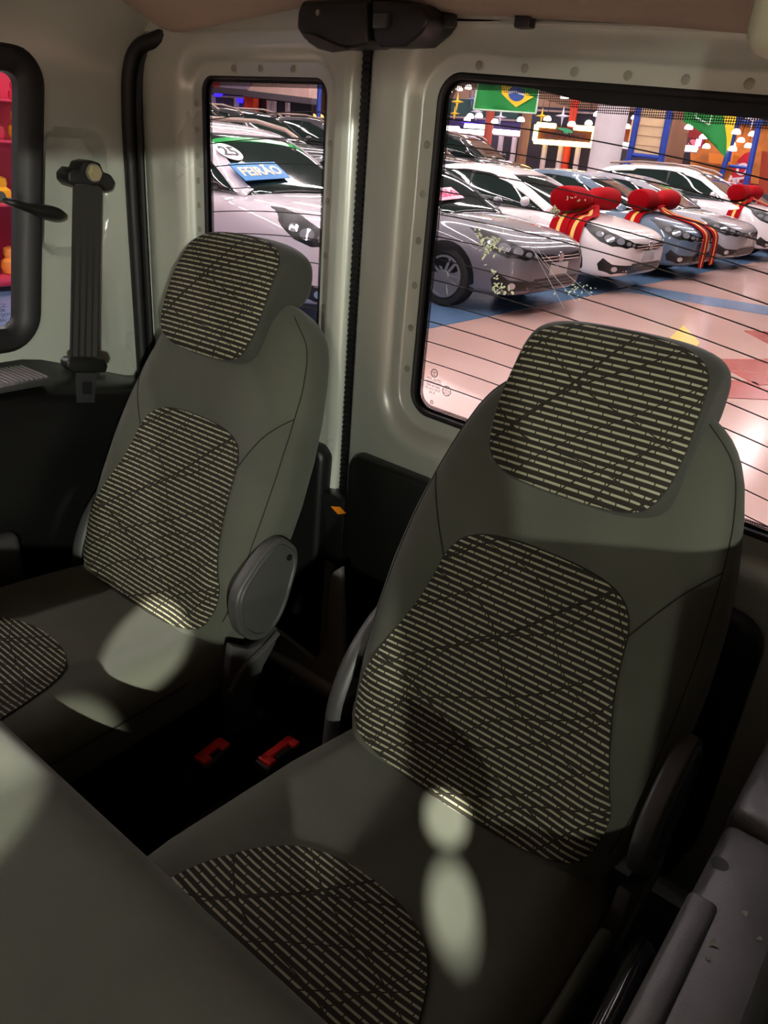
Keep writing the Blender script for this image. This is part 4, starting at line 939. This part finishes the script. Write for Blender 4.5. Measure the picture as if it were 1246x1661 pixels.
# bows
REDV = mat('red_velvet', (150, 2, 14), .85, bump=.4, bscale=90, spec=.1); GOLD = mat('gold_ribbon', (222, 176, 84), .45)
def bow(label, cx, cy, tree, gt, loopw, tails, hx=-.75, lz=.0, r=.185):
    """car-frame point on the bonnet; tails are lists of (x, y) running over the body"""
    h = tree.ray_cast(Vector((hx, 0, 3)), Vector((0, 0, -1)))[0]
    base = Vector((cx + hx, cy, h.z)); t = thing('ribbon_bow', label, 'bow', tuple(base))
    cz = base.z + .15 + lz
    for s in (-1, 1):
        pts = [(base.x - .02, cy + s * .03, cz), (base.x - .03, cy + s * .14, cz + .02), (base.x - .05, cy + s * .32, cz + .035), (base.x - .06, cy + s * (loopw - .1), cz + .03), (base.x - .06, cy + s * loopw, cz + .02)]
        lp = obj('loop', tube(spline(pts, 4), [r * k for k in (.42, .46, .52, .6, .68, .75, .82, .88, .93, .96, .98, 1, 1, 1, 1, .96, .86)], 16, flat=.86), REDV, t)
    obj('knot', subdiv(box(base.x - .12, base.x + .10, cy - .08, cy + .08, cz - .12, cz + .12), 2), REDV, t)
    for tl in tails:
        pl = []
        for x, y, dz in tl:
            q = tree.ray_cast(Vector((x, y, 3)), Vector((0, 0, -1)))[0] if dz is None else Vector((x, y, dz))
            if q is None: q = Vector((x, y, .6))
            pl.append(q + Vector((cx, cy, .012 if dz is None else 0)))
        pl = [Vector((base.x, cy, cz - .05))] + pl
        pl = spline(pl, 5); wd = []; V = []; W = []
        for i, q in enumerate(pl):
            tg_ = (pl[min(i + 1, len(pl) - 1)] - pl[max(i - 1, 0)]); tg_.normalize()
            sd = Vector((1, 0, 0)) if abs(tl[-1][1]) > .6 else Vector((0, 1, 0))
            V.append(sd)
        w0, w1 = .13, .026
        nn = [Vector((.006, 0, .012)) for _ in pl]
        red = loft([[p - s_ * w0, p + s_ * w0, p + s_ * w0 + k, p - s_ * w0 + k] for p, s_, k in zip(pl, V, nn)])
        rb = obj('tail', red, REDV, t)
        obj('gold_stripe', loft([[p - s_ * w1 - k * .4, p + s_ * w1 - k * .4, p + s_ * w1 + k * 1.4, p - s_ * w1 + k * 1.4] for p, s_, k in zip(pl, V, nn)]), GOLD, rb)
bow('large red bow on the white sedan bonnet', NX, 10.98, SBT, SGT, .80, [[(-1.0, -.35, None), (-1.0, -.62, None), (-.99, -.80, None), (-.98, -.90, .74), (-.96, -.945, .56), (-.95, -.955, .36)], [(-.80, -.35, None), (-.78, -.62, None), (-.77, -.80, None), (-.76, -.90, .72), (-.75, -.94, .52)]], hx=-.98)
bow('red bow with long hanging ribbons on the blue-grey sedan', NX, 13.5, SBT, SGT, .74, [[(-.7, -.12, None), (-.3, -.2, None), (-.12, -.24, None), (.01, -.26, .70), (.045, -.28, .55), (.05, -.29, .2)], [(-.7, .1, None), (-.3, .16, None), (-.12, .19, None), (.01, .2, .70), (.045, .22, .55), (.05, .22, .22)], [(-1.0, -.35, None), (-1.0, -.62, None), (-1.0, -.80, None), (-.99, -.90, .78)]], hx=-.95)
bow('red bow on the white off-roader bonnet, furthest of the bows', NX, 18.6, UBT, UGT, .72, [[(-.9, -.35, None), (-.9, -.7, None), (-.9, -.93, .84), (-.9, -.95, .68)], [(-.5, .15, None), (-.15, .3, None), (.03, .35, .7)]], hx=-.95)

# ------------------------------------------------------------------- far side of the showroom
YW = 28.0
def quad(p, Y): return [at(px, py, Y=Y) for px, py in p]
def slab(name, pix, Y, m, parent=None, th=.12, bulge=0):
    q = quad(pix, Y); n = len(q)
    V = q + [v + Vector((0, th, 0)) for v in q]
    return obj(name, (V, [tuple(range(n)), tuple(range(n, 2 * n))[::-1]] + [(k, (k + 1) % n, n + (k + 1) % n, n + k) for k in range(n)]), m, parent, smooth=False)
def bar(name, a, b, Y, r, m, parent=None, seg=10): return obj(name, tube([at(*a, Y=Y), at(*b, Y=Y)], r, seg), m, parent)
bw_ = thing('wall_back_showroom', 'dark purple shop fronts at the back of the showroom', 'shop front', (-15, YW, 0), kind='structure')
obj('lower_wall', box(-46, 26, YW + .3, YW + .6, 0, 3.3), mat('shop_dark', (52, 44, 60), .6, var=.3, vscale=.5), bw_, smooth=False)
obj('upper_wall', box(-46, 26, YW + .25, YW + .6, 3.3, 6.6), mat('shop_beige', (158, 124, 108), .8, var=.15, vscale=.4), bw_, smooth=False)
slab('teal_panel', [(715, 158), (840, 168), (840, 200), (715, 190)], YW + .2, mat('shop_teal', (44, 74, 76), .7, var=.3, vscale=.8), bw_)
slab('navy_panel', [(860, 172), (985, 180), (985, 207), (860, 199)], YW + .2, mat('shop_navy', (40, 42, 66), .7, var=.3, vscale=.8), bw_)
slab('navy_panel', [(712, 188), (855, 200), (855, 214), (712, 204)], YW + .1, mat('shop_violet', (52, 38, 96), .6), bw_)
slab('beam', [(700, 186), (855, 195), (855, 198), (700, 189)], YW + .05, mat('shop_beam', (150, 132, 140), .6), bw_)
slab('beam', [(870, 177), (980, 183), (980, 186), (870, 180)], YW + .05, mat('shop_beam', (150, 132, 140), .6), bw_)
slab('orange_shop', [(1120, 190), (1246, 198), (1246, 300), (1120, 290)], YW - .2, mat('shop_orange', (206, 120, 44), .6, var=.45, vscale=1.5), bw_)
slab('orange_counter', [(1150, 248), (1190, 252), (1188, 268), (1150, 264)], YW - .9, mat('counter_orange', (226, 128, 40), .5), bw_, .6)
slab('red_shop', [(1098, 200), (1150, 206), (1138, 240), (1094, 234)], YW - .5, mat('shop_red', (126, 20, 22), .6), bw_)
slab('red_wall', [(1236, 245), (1262, 248), (1250, 330), (1228, 325)], YW - 4, mat('shop_rust', (166, 54, 22), .6), bw_)
slab('navy_panel', [(1192, 165), (1262, 172), (1262, 205), (1188, 198)], YW - .5, mat('shop_navy', (40, 42, 66), .7), bw_)
COLR = mat('column_red', (176, 74, 58), .6); COLB = mat('column_brown', (140, 96, 74), .6); COLV = mat('column_vermilion', (206, 60, 36), .6)
POSTW = mat('post_white', (206, 190, 206), .5)
def column(label, a, b, Y, r, m, nm='column'):
    p0, p1 = at(*a, Y=Y), at(*b, Y=Y); xm = p1.x
    t = thing(nm, label, 'column', (xm, Y, 0)); zt = min(6.6, max(p0.z + 1.5, 4))
    obj('shaft', lathe([(r * .2, 0.02), (r, 0.02), (r, zt - .02), (r * .2, zt - .02)], 24, 'Z', (xm, Y, 0)), m, t)
    obj('plinth', lathe([(r * .3, 0), (r * 1.12, 0), (r * 1.12, .25), (r * 1.02, .28), (r * .3, .28)], 24, 'Z', (xm, Y, 0)), m, t)
column('slim red column at the left edge of the wide window', (716, 150), (709, 235), 26.6, .16, COLR)
column('slim brick-red column left of the near Brazilian flag', (799, 150), (790, 233), 26.5, .15, COLR)
column('brown column between the strip lights and the neon framed sign', (858, 185), (848, 240), 26.8, .17, COLB)
column('slim vermilion column above the neon framed sign', (928, 165), (921, 240), 27.85, .13, COLV)
column('thick pale round column among the parked cars', (1000, 160), (979, 268), 21.0, .40, mat('column_pale', (214, 204, 208), .6, var=.06, vscale=3), 'round_column')
column('brown column right of the beige banner', (1110, 170), (1092, 262), 25, .26, COLB)
# strip lights and posts under them
BARL = emit_mat('strip_lamp', (255, 248, 240), 7.0)
for i, (a, b, lb) in enumerate((((720, 207.5), (744, 209), 'furthest left, beside the red column'), ((746, 213), (789, 215.5), 'left of the brick-red column'), ((801, 213), (847, 217), 'between the brick-red and brown columns'), ((999, 233.5), (1022, 236.5), 'right of the thick pale column'), ((1098, 239), (1131, 241.5), 'under the pink neon sign'))):
    t = thing('strip_light', 'white strip light over the shop fronts, %s' % lb, 'strip light', tuple(at(*a, Y=YW - .9)), group='strip lights over the shop fronts')
    obj('lamp', tube([at(*a, Y=YW - .9), at(*b, Y=YW - .9)], .085, 10), BARL, t)
    obj('housing', tube([at(a[0], a[1] + 4, Y=YW - .85), at(b[0], b[1] + 4, Y=YW - .85)], .05, 8), POSTW, t)
t = thing('lit_sign', 'glowing white sign board left of the brick-red column', 'sign', tuple(at(770, 204, Y=YW - .5)))
obj('face', (lambda q: (q + [v + Vector((0, .1, 0)) for v in q], [(0, 1, 2, 3), (7, 6, 5, 4), (0, 1, 5, 4), (1, 2, 6, 5), (2, 3, 7, 6), (3, 0, 4, 7)]))(quad([(754, 200), (790, 202.5), (790, 209.5), (752, 207)], YW - .55)), emit_mat('sign_white', (250, 246, 255), 5.0), t, smooth=False)
obj('frame', bar.__wrapped__ if False else (lambda q: (q + [v + Vector((0, .1, 0)) for v in q], [(0, 1, 2, 3), (7, 6, 5, 4), (0, 1, 5, 4), (1, 2, 6, 5), (2, 3, 7, 6), (3, 0, 4, 7)]))(quad([(748, 196), (792, 198.5), (792, 201), (748, 199)], YW - .5)), mat('sign_blue', (70, 40, 190), .5), t, smooth=False)
for i, (px, py) in enumerate(((757, 216), (769, 217), (814, 219), (836, 220), (885, 233), (911, 235), (939, 237), (1103, 243))):
    obj('post', tube([at(px, py, Y=YW - .2), Vector((at(px, py, Y=YW - .2).x, YW - .2, 0))], .10, 8), POSTW, bw_)
# neon framed sign
YN = YW - .6
ns = thing('neon_sign', 'brown shop sign with yellow neon frame and small green emblem', 'sign', tuple(at(915, 232, Y=YN)))
slab('board', [(871, 203), (966, 210), (961, 235), (867, 228)], YN + .06, mat('sign_brown', (84, 30, 12), .5), ns)
NEON = emit_mat('neon_yellow', (255, 236, 130), 6.0)
for a, b in (((872, 202), (901, 204.5)), ((932, 207), (966, 209.5)), ((871, 202), (867, 228)), ((867, 229), (961, 236)), ((966, 210), (961, 235))):
    bar('neon_tube', a, b, YN, .085, NEON, ns)
slab('emblem', [(903, 207.5), (909, 207), (918, 208), (926, 210.5), (928.5, 214), (926, 217), (922, 214.5), (919, 218), (914, 217), (915, 213), (908, 210.5)], YN, mat('emblem_green', (60, 150, 110), .5, emit=.3), ns, .05)
obj('lettering', xf(text('LACOSTE', .36, .01, .0), frame(at(914, 222.5, Y=YN - .03), (1, 0, 0), (0, 0, 1))), mat('letters_grey', (74, 60, 78), .5), ns, smooth=False)
# pink neon sign
ps = thing('neon_sign', 'small pink neon shop sign with dark lettering, right of the beige banner', 'sign', tuple(at(1118, 233, Y=YW - .6)))
slab('board', [(1103, 224), (1130, 227), (1128, 235.5), (1100, 232.5)], YW - .6, emit_mat('neon_pink', (255, 96, 110), 1.6), ps)
obj('lettering', xf(text('MMK T', .26, .01, .014), frame(at(1114, 229.3, Y=YW - .62), (1, 0, 0), (0, 0, 1))), mat('ink_black', (20, 6, 10), .6), ps, smooth=False)
slab('lit_end', [(1130, 225), (1137, 226), (1134, 237), (1127, 236)], YW - .65, emit_mat('neon_violet', (225, 170, 255), 3.0), ps)
# orange neon digits by the pale column
nd = thing('neon_digits', 'orange neon 01 sign right of the thick pale column', 'sign', tuple(at(1014, 222, Y=YW - .7)))
obj('lettering', xf(text('01', 1.0, .03, .01), frame(at(1014, 213, Y=YW - .7), (1, 0, 0), (0, 0, 1))), emit_mat('neon_orange', (255, 150, 60), 2.5), nd, smooth=False)
slab('board', [(1004, 200), (1026, 202), (1024, 232), (1002, 230)], YW - .55, mat('sign_brown', (84, 30, 12), .5), nd)
# beige banner in a blue frame
YBN = 23.0
BLUEM = mat('blue_metal', (34, 66, 164), .45)
bn = thing('banner_stand', 'beige banner held in a tall blue metal frame', 'banner', tuple(at(1060, 262, Y=YBN)))
def slabgrid(Y): return None
slab('sheet', [(1043, 152), (1088, 158), (1070, 252), (1028, 248)], YBN, mat('banner_beige', (222, 190, 150), .7, var=.04), bn, .04)
bar('pole', (1041, 150), (1020, 262), YBN - .05, .09, BLUEM, bn); bar('pole', (1091, 156), (1071, 266), YBN - .05, .09, BLUEM, bn); bar('rail', (1026, 251), (1072, 256), YBN - .05, .06, BLUEM, bn)
for k in range(5): bar('tape_line', (1040.5 - 2.6 * k, 170 + 16 * k), (1084 - 2.8 * k, 175 + 16 * k), YBN - .012, .008, mat('tape', (190, 160, 126), .6), bn, 5)
for px, py in ((1020, 262), (1071, 266)):
    q = at(px, py, Y=YBN - .05); obj('foot', box(q.x - .08, q.x + .08, YBN - .25, YBN + .15, 0, q.z + .05), BLUEM, bn, smooth=False)
# blue ladder truss with the kiosk behind
YT = 23.6
tr = thing('blue_truss', 'blue metal ladder truss at the right of the wide window', 'truss', tuple(at(1190, 285, Y=YT)))
for a, b in (((1206, 170), (1170, 285)), ((1236, 180), (1212, 292)), ((1196, 168), (1180, 262))): bar('pole', a, b, YT, .075, BLUEM, tr)
for a, b in (((1197, 197), (1234, 201)), ((1184, 269), (1216, 273))): bar('rung', a, b, YT, .04, BLUEM, tr)
for px, py in ((1170, 285), (1212, 292)):
    q = at(px, py, Y=YT); obj('foot', box(q.x - .06, q.x + .06, YT - .06, YT + .06, 0, q.z + .03), BLUEM, tr, smooth=False)
YK = 25.0
kk = thing('red_kiosk', 'red arched kiosk panel behind the blue truss', 'kiosk', tuple(at(1200, 300, Y=YK)))
slab('panel', [(1184, 292), (1190, 272), (1198, 258), (1208, 249), (1218, 246), (1220, 252), (1212, 296)], YK, mat('kiosk_red', (206, 14, 40), .4), kk, .3)
slab('panel_base', [(1183, 290), (1214, 294), (1200, 400), (1170, 394)], YK + .02, mat('kiosk_red', (206, 14, 40), .4), kk, .3)
obj('lettering', xf(text('ÃO', .42, .01, .012), frame(at(1201, 283, Y=YK - .02), (.25, 0, 1), (-1, 0, .25))), mat('kiosk_white', (246, 220, 224), .5), kk, smooth=False)
slab('lettering_strip', [(1195, 264), (1213, 266), (1212, 270), (1194, 268)], YK - .02, mat('kiosk_grey', (170, 120, 130), .5), kk, .02)
# flags
GRN = mat('flag_green', (30, 140, 62), .7); YEL = mat('flag_yellow', (238, 200, 40), .7); BLU = mat('flag_blue', (44, 78, 146), .7); WHT = mat('flag_white', (230, 230, 226), .7)
def cloth(Y, amp, k, ph, off=0):
    def c(u, v):
        p = at(u, v, Y=Y); d_ = amp * math.sin(p.x * k + ph + p.z * .8)
        return Vector((p.x, p.y + d_ - off, p.z)), Vector((0, -1, 0))
    return c
f1 = thing('brazil_flag', 'Brazilian flag hanging above the parked cars, left of the neon framed sign', 'flag', tuple(at(820, 181, Y=18)))
for nm, po, m, off in (('field', [(776, 130), (876, 137), (869, 184), (768, 177)], GRN, 0), ('rhombus', [(816, 128), (864, 157), (838, 174), (816, 152)], YEL, .012), ('disc', [(839 + 11.5 * math.cos(a), 152 + 12.5 * math.sin(a)) for a in [k * PI / 10 for k in range(20)]], BLU, .022), ('band', [(828, 149), (838, 147.5), (850, 152), (850, 155), (838, 151), (828, 152)], WHT, .030)):
    d, _ = patch(po, cloth(18, .06, 5, 0, off), 6, 0, .01); obj(nm, d, m, f1)
for a, b in (((776, 130), (768, 177)), ((768, 177), (869, 184)), ((869, 184), (876, 137))): bar('hem', a, b, 17.95, .02, mat('flag_hem', (196, 226, 200), .7), f1, 6)
YF = 23.2
f2 = thing('brazil_flag', 'large green and yellow Brazilian flag draped beside the blue truss', 'flag', tuple(at(1180, 255, Y=YF)))
for nm, po, m, off in (('field', [(1112, 158), (1165, 162), (1176, 195), (1180, 235), (1176, 256), (1160, 238), (1138, 215), (1120, 203), (1109, 198)], GRN, 0), ('yellow_fold', [(1165, 160), (1200, 166), (1193, 205), (1184, 240), (1179, 256), (1179, 225), (1174, 190)], YEL, .03), ('rhombus', [(1136, 166), (1152, 170), (1141, 187)], YEL, .02)):
    d, _ = patch(po, cloth(YF, .05, 8, 1, off), 6, 0, .01); obj(nm, d, m, f2)
for a, b in (((1132, 172), (1128, 190)), ((1128, 190), (1151, 202)), ((1151, 202), (1158, 178))): bar('outline', a, b, YF - .09, .025, mat('flag_hem', (196, 226, 200), .7), f2, 6)
q = at(1183, 240, Y=YF); obj('pole', tube([q, (q.x, YF, 0)], .035, 8), BLUEM, f2)
f3 = thing('brazil_flag', 'corner of a green flag between the pale column and the beige banner', 'flag', tuple(at(1030, 165, Y=20)))
d, _ = patch([(1012, 150), (1040, 152), (1036, 166), (1026, 163)], cloth(20, .05, 5, 2), 5, 0, .01); obj('field', d, GRN, f3)
for fl, pts, Y in ((f1, ((776, 130), (876, 137)), 18), (f3, ((1012, 150), (1040, 152)), 20)):
    for p in pts: q = at(*p, Y=Y); obj('line', tube([q, Vector((q.x, q.y, 6.6))], .008, 4), BLK, fl)
# pendant lamps and star ornaments
PL = emit_mat('pendant_glow', (255, 246, 226), 6.0)
def pendant(px, py, Y, r, label, grp='glowing pendant lamps of the showroom'):
    c = at(px, py, Y=Y); t = thing('pendant_lamp', label, 'pendant lamp', tuple(c), group=grp)
    obj('shade', lathe([(r * .05, r * .75), (r * .5, r * .68), (r * .85, r * .35), (r, -.1 * r), (r * .95, -.35 * r), (r * .5, -.4 * r), (r * .05, -.4 * r)], 16, 'Z', tuple(c)), PL, t)
    obj('cord', tube([c + Vector((0, 0, r * .7)), Vector((c.x, c.y, 6.6))], .01, 5), BLK, t)
PEND = [('leftmost of the three at the top left of the wide window', 727.6, 147), ('middle of the three at the top left of the wide window', 745, 144.5), ('rightmost of the three at the top left, touching the flag', 760, 142), ('upper left of the trio under the yellow stars', 763, 189), ('right of the trio under the yellow stars', 777, 188), ('lowest of the trio, over the lit white sign', 758, 194), ('just right of the brick-red column', 803, 197.5), ('just left of the brown column', 845, 194.6),
        ('high up, right of the near flag', 916, 157.5), ('high up, left of the pale column', 947, 155), ('highest, touching the pale column', 973, 155), ('above the left end of the neon frame', 888, 193), ('in the gap of the neon frame', 927.5, 202), ('small, on the edge of the pale column', 970, 186), ('above the right end of the neon frame', 955, 200),
        ('left of the upper beige banner', 1030, 191), ('over the orange neon digits', 1017, 206), ('under the green flag edge, over the pink sign', 1117.5, 207), ('upper left between the truss poles', 1194.5, 214.6), ('middle one between the truss poles', 1202, 228), ('upper right between the truss poles', 1221, 218), ('left of the truss, upper of a pair', 1187, 235), ('left of the truss, lower of a pair', 1188.5, 242), ('lower right between the truss poles', 1214, 237), ('lower one right of the pink sign', 1146, 238), ('upper one right of the pink sign', 1141, 222.5)]
for i, (lb, px, py) in enumerate(PEND): pendant(px, py, 22.6 + (i * 7 % 9) * .42, .125 if i < 15 else .11, 'glowing pendant lamp, ' + lb)
SY = mat('star_yellow', (236, 180, 40), .4, emit=.25); SW = mat('star_white', (212, 204, 222), .4, emit=.15); SB = mat('star_blue', (96, 110, 160), .4)
def star(px, py, r, m, label, Y=23):
    c = at(px, py, Y=Y); t = thing('star_ornament', label, 'ornament', tuple(c), group='hanging star ornaments')
    po = []
    for k in range(8): q = r * (1.15 if k % 4 == 0 else 1.0) if k % 2 == 0 else r * .22; a = k * PI / 4 + PI / 2; po.append((c.x + q * math.cos(a), c.z + q * math.sin(a)))
    V = [Vector((x, c.y, z)) for x, z in po] + [Vector((c.x, c.y - .06, c.z)), Vector((c.x, c.y + .06, c.z))]
    obj('star', (V, [(k, (k + 1) % 8, 8) for k in range(8)] + [((k + 1) % 8, k, 9) for k in range(8)]), m, t, smooth=False)
    obj('thread', tube([c + Vector((0, 0, r)), Vector((c.x, c.y, 6.6))], .006, 4), BLK, t)
for px, py, r, m, lb in ((742, 165, .24, SY, 'yellow four-pointed star ornament, upper one left of the flag'), (737.5, 184, .20, SY, 'yellow four-pointed star ornament, lower one left of the flag'), (797, 158.6, .26, SW, 'white four-pointed star ornament on the brick-red column'), (773.5, 181, .22, SW, 'white four-pointed star ornament below left of the flag'), (812, 190, .22, SW, 'white four-pointed star ornament under the flag'), (766, 161, .22, SB, 'blue-grey four-pointed star ornament left of the flag'), (879, 188, .20, SY, 'yellow four-pointed star ornament above the neon framed sign'), (913, 188, .24, SW, 'white four-pointed star ornament above the neon framed sign'), (1222, 193, .22, SW, 'white four-pointed star ornament beside the blue truss')):
    star(px, py, r, m, lb, 20.5 + (int(px) * 7 % 8) * .25)

# ------------------------------------------------------------------- shops seen through the narrow window
YL = 24.0
ls = thing('corner_shop', 'shop front with pale canopy and white door frames behind the silver car', 'shop front', tuple(at(430, 260, Y=YL)))
slab('glass_wall', [(318, 145), (402, 152), (402, 300), (318, 300)], YL + .25, mat('shop_glass', (70, 58, 92), .2), ls)
slab('glass_wall', [(408, 155), (505, 164), (505, 300), (408, 300)], YL + .25, mat('shop_glass_dark', (34, 34, 44), .2), ls)
slab('canopy', [(412, 133), (502, 134), (501, 162), (399, 150)], YL - .6, mat('canopy_pale', (224, 188, 178), .8, var=.08, vscale=3), ls, .5)
slab('canopy_edge', [(396, 146), (505, 159), (505, 169), (394, 156)], YL - .65, mat('canopy_grey', (92, 84, 94), .6), ls, .5)
slab('fascia', [(318, 138), (398, 145), (398, 155), (318, 148)], YL - .4, mat('canopy_grey', (92, 84, 94), .6), ls, .3)
slab('fascia_red', [(318, 120), (354, 122), (353, 142), (318, 139)], YL - .3, mat('fascia_red', (224, 58, 76), .6), ls)
slab('fascia_pale', [(356, 121), (404, 124), (400, 146), (356, 142)], YL - .3, mat('fascia_mauve', (176, 156, 184), .6, var=.2, vscale=3), ls)
slab('upper_fascia', [(410, 110), (530, 116), (505, 136), (410, 132)], YL - .2, mat('upper_beige', (190, 166, 160), .8, var=.15, vscale=2), ls)
slab('orange_column', [(396, 157), (411, 159), (411, 300), (396, 300)], YL - .1, COLV, ls, .3)
for px in (344, 382, 435, 443, 465): slab('door_frame', [(px - 2.4, 152 + (px - 340) * .11), (px + 2.4, 152.6 + (px - 340) * .11), (px + 2.4, 300), (px - 2.4, 300)], YL + .1, POSTW, ls)
slab('door_rail', [(350, 154), (396, 157), (396, 160), (350, 157)], YL + .08, POSTW, ls)
slab('blue_light', [(347, 150), (358, 151), (358, 157), (347, 156)], YL + .05, emit_mat('blue_glow', (60, 40, 255), 1.5), ls)
slab('blue_light', [(384, 159), (392, 160), (390, 167), (384, 166)], YL + .05, emit_mat('blue_glow', (60, 40, 255), 1.5), ls)
pb = thing('blue_pole', 'blue metal pole right of the pale canopy in the narrow window', 'pole', tuple(at(516, 210, Y=22)))
bar('shaft', (519, 130), (515, 240), 22, .08, BLUEM, pb)
q = at(515, 240, Y=22); obj('foot', box(q.x - .1, q.x + .1, 21.9, 22.1, 0, q.z + .05), BLUEM, pb, smooth=False)
wsb = thing('warm_stall', 'yellow lit stall behind the blue pole in the narrow window', 'stall', tuple(at(520, 210, Y=26)))
slab('back', [(500, 110), (570, 114), (570, 300), (500, 300)], 26, mat('stall_dark', (70, 48, 40), .7, var=.5, vscale=2), wsb)
slab('yellow_sign', [(501, 200), (514, 201), (513, 207), (501, 206)], 25.8, emit_mat('stall_yellow', (250, 220, 70), 1.2), wsb)
slab('orange_beam', [(503, 130), (535, 132), (535, 137), (503, 135)], 25.8, mat('stall_ochre', (190, 120, 50), .6), wsb)
for px, py in ((509, 188), (521, 189)): obj('lamp', lathe([(.01, .08), (.1, .03), (.1, -.03), (.01, -.08)], 12, 'Z', tuple(at(px, py, Y=25.7))), emit_mat('stall_orange', (255, 170, 70), 4), wsb)

# ------------------------------------------------------------------- toy stand seen through the side window
XT = -7.6
tsd = thing('toy_stand', 'red display stand with orange and yellow toys outside the side window', 'display stand', (XT, 2.9, 0))
P_ = lambda px, py: at(px, py, X=XT)
def sbx(nm, a, b, m, dx=.3, bev=.03):
    A, B = P_(*a), P_(*b); return obj(nm, box(XT - dx, XT, min(A.y, B.y), max(A.y, B.y), min(A.z, B.z), max(A.z, B.z), bev, 3), m, tsd)
TR, TO, TY, TW = mat('toy_red', (196, 52, 84), .35), mat('toy_orange', (226, 140, 60), .4), mat('toy_yellow', (240, 180, 40), .4), mat('toy_pale', (238, 200, 196), .5)
obj('back_panel', box(XT - .8, XT - .7, 1.6, 4.6, .12, 3.0, .02), TR, tsd)
obj('top_sign', box(XT - .3, XT - .1, 1.6, 4.6, P_(10, 112).z, P_(10, 92).z + .3, .03), TW, tsd)
obj('base', box(XT - .8, XT - .05, 1.65, 4.55, .05, P_(10, 452).z, .03), TR, tsd)
for k, (py0, py1) in enumerate(((161, 165), (228, 232), (332, 336))): obj('shelf', box(XT - .7, XT - .02, 1.65, 4.55, P_(10, py1).z, P_(10, py0).z, .005), TR, tsd)
rnd = random.Random(5)
for row, (pz, m1) in enumerate(((452, TY), (332, TO), (228, TR), (161, TO))):
    z0 = P_(10, pz).z + .005
    for k in range(9):
        y = 4.42 - k * .24 + rnd.uniform(-.02, .02); rr = rnd.uniform(.085, .10) * (.7 if row == 3 else 1); ci = (k + row) % 5
        m = [m1, TR, TO, TY, TR][ci]; cn = {TR.name: 'red', TO.name: 'orange', TY.name: 'yellow'}[m.name]
        o = obj('toy_figure', lathe([(rr * .2, 0), (rr * .8, 0), (rr, rr * .5), (rr * .9, rr * 1.2), (rr * .5, rr * 1.5), (rr * .62, rr * 1.9), (rr * .55, rr * 2.4), (rr * .1, rr * 2.6)], 14, 'Z', (XT - .25, y, z0)), m)
        tag(o, '%s toy figure on the %s shelf of the red stand, %s from the right end' % (cn, ('lowest', 'second', 'third', 'top')[row], ('first', 'second', 'third', 'fourth', 'fifth', 'sixth', 'seventh', 'eighth', 'ninth')[k]), 'toy', 'toy figures on the red display stand')

# ------------------------------------------------------------------- lamps on the van's open side, then added spots for the light patches
def side_lamp(label, x, y, z, power, r=.05):
    t = thing('pendant_lamp', label, 'pendant lamp', (x, y, z), group='pendant lamps beside the van')
    obj('shade', lathe([(.03, .22), (.06, .20), (.16, .06), (.2, 0), (.19, 0), (.15, .055), (.05, .18), (.03, .18)], 24, 'Z', (x, y, z)), mat('lamp_shade_white', (230, 226, 220), .5), t)
    obj('cord', tube([(x, y, z + .2), (x, y, 6.6)], .012, 6), BLK, t)
    L = bpy.data.lights.new('lamp_light', 'POINT'); L.energy = power; L.shadow_soft_size = r; L.color = (1.0, 1.0, .89)
    o = bpy.data.objects.new('lamp_light', L); COL.objects.link(o); o.location = (x, y, z + .02)
side_lamp('pendant lamp low beside the open sliding door', 5.2, -3.6, 2.55, LAMP_POWER * 5.6, .10)
side_lamp('pendant lamp in front of the van, towards the cab', 2.4, -5.4, 2.0, LAMP_POWER * 1.8, .10)
def added_spot_lamp(label, tgt, az, el, dist, power, size, blend=.2):
    '''added narrow spot with an invented head and rod, putting a light patch inside the van'''
    d = Vector((math.cos(az) * math.cos(el), math.sin(az) * math.cos(el), math.sin(el))); T = Vector(tgt); p = T + d * dist
    t = thing('added_spot', label, 'added_spot', tuple(p), group='added spots making the light patches in the van')
    obj('head', tube([p + d * .02, p + d * .05, p + d * .16, p + d * .17], [.03, .045, .045, .02], 16), BLK, t)
    obj('rod', tube([p + d * .1, p + d * .1 + Vector((0, 0, .05)), Vector((p.x + d.x * .1, p.y + d.y * .1, 6.6))], .01, 6), BLK, t)
    L = bpy.data.lights.new('added_spot_light', 'SPOT'); L.energy = power; L.spot_size = math.radians(size); L.spot_blend = blend; L.shadow_soft_size = .012; L.color = (1, .98, .86)
    o = bpy.data.objects.new('added_spot_light', L); COL.objects.link(o); o.location = p; o.rotation_euler = d.to_track_quat('Z', 'Y').to_euler()
AZ = math.atan2(-.78, .62)
added_spot_lamp('added spot making the light patch at the back of the nearer seat cushion', (-.345, .650, .78), AZ, .66, 3.0, SPOT_POWER * .9, 1.05, .12)
added_spot_lamp('added spot making the light patch at the front of the nearer seat cushion', (-.262, .542, .785), AZ, .50, 3.0, SPOT_POWER * .9, 1.05, .12)
added_spot_lamp('added spot making the light patch on the further seat cushion', (-.925, .615, .78), AZ, .46, 5.2, SPOT_POWER * 1.2, 1.5, .2)
added_spot_lamp('added spot making the light patch on the folded seat back', (-.62, .215, .955), AZ + .15, .6, 4.0, SPOT_POWER * .5, 1.8, .4)
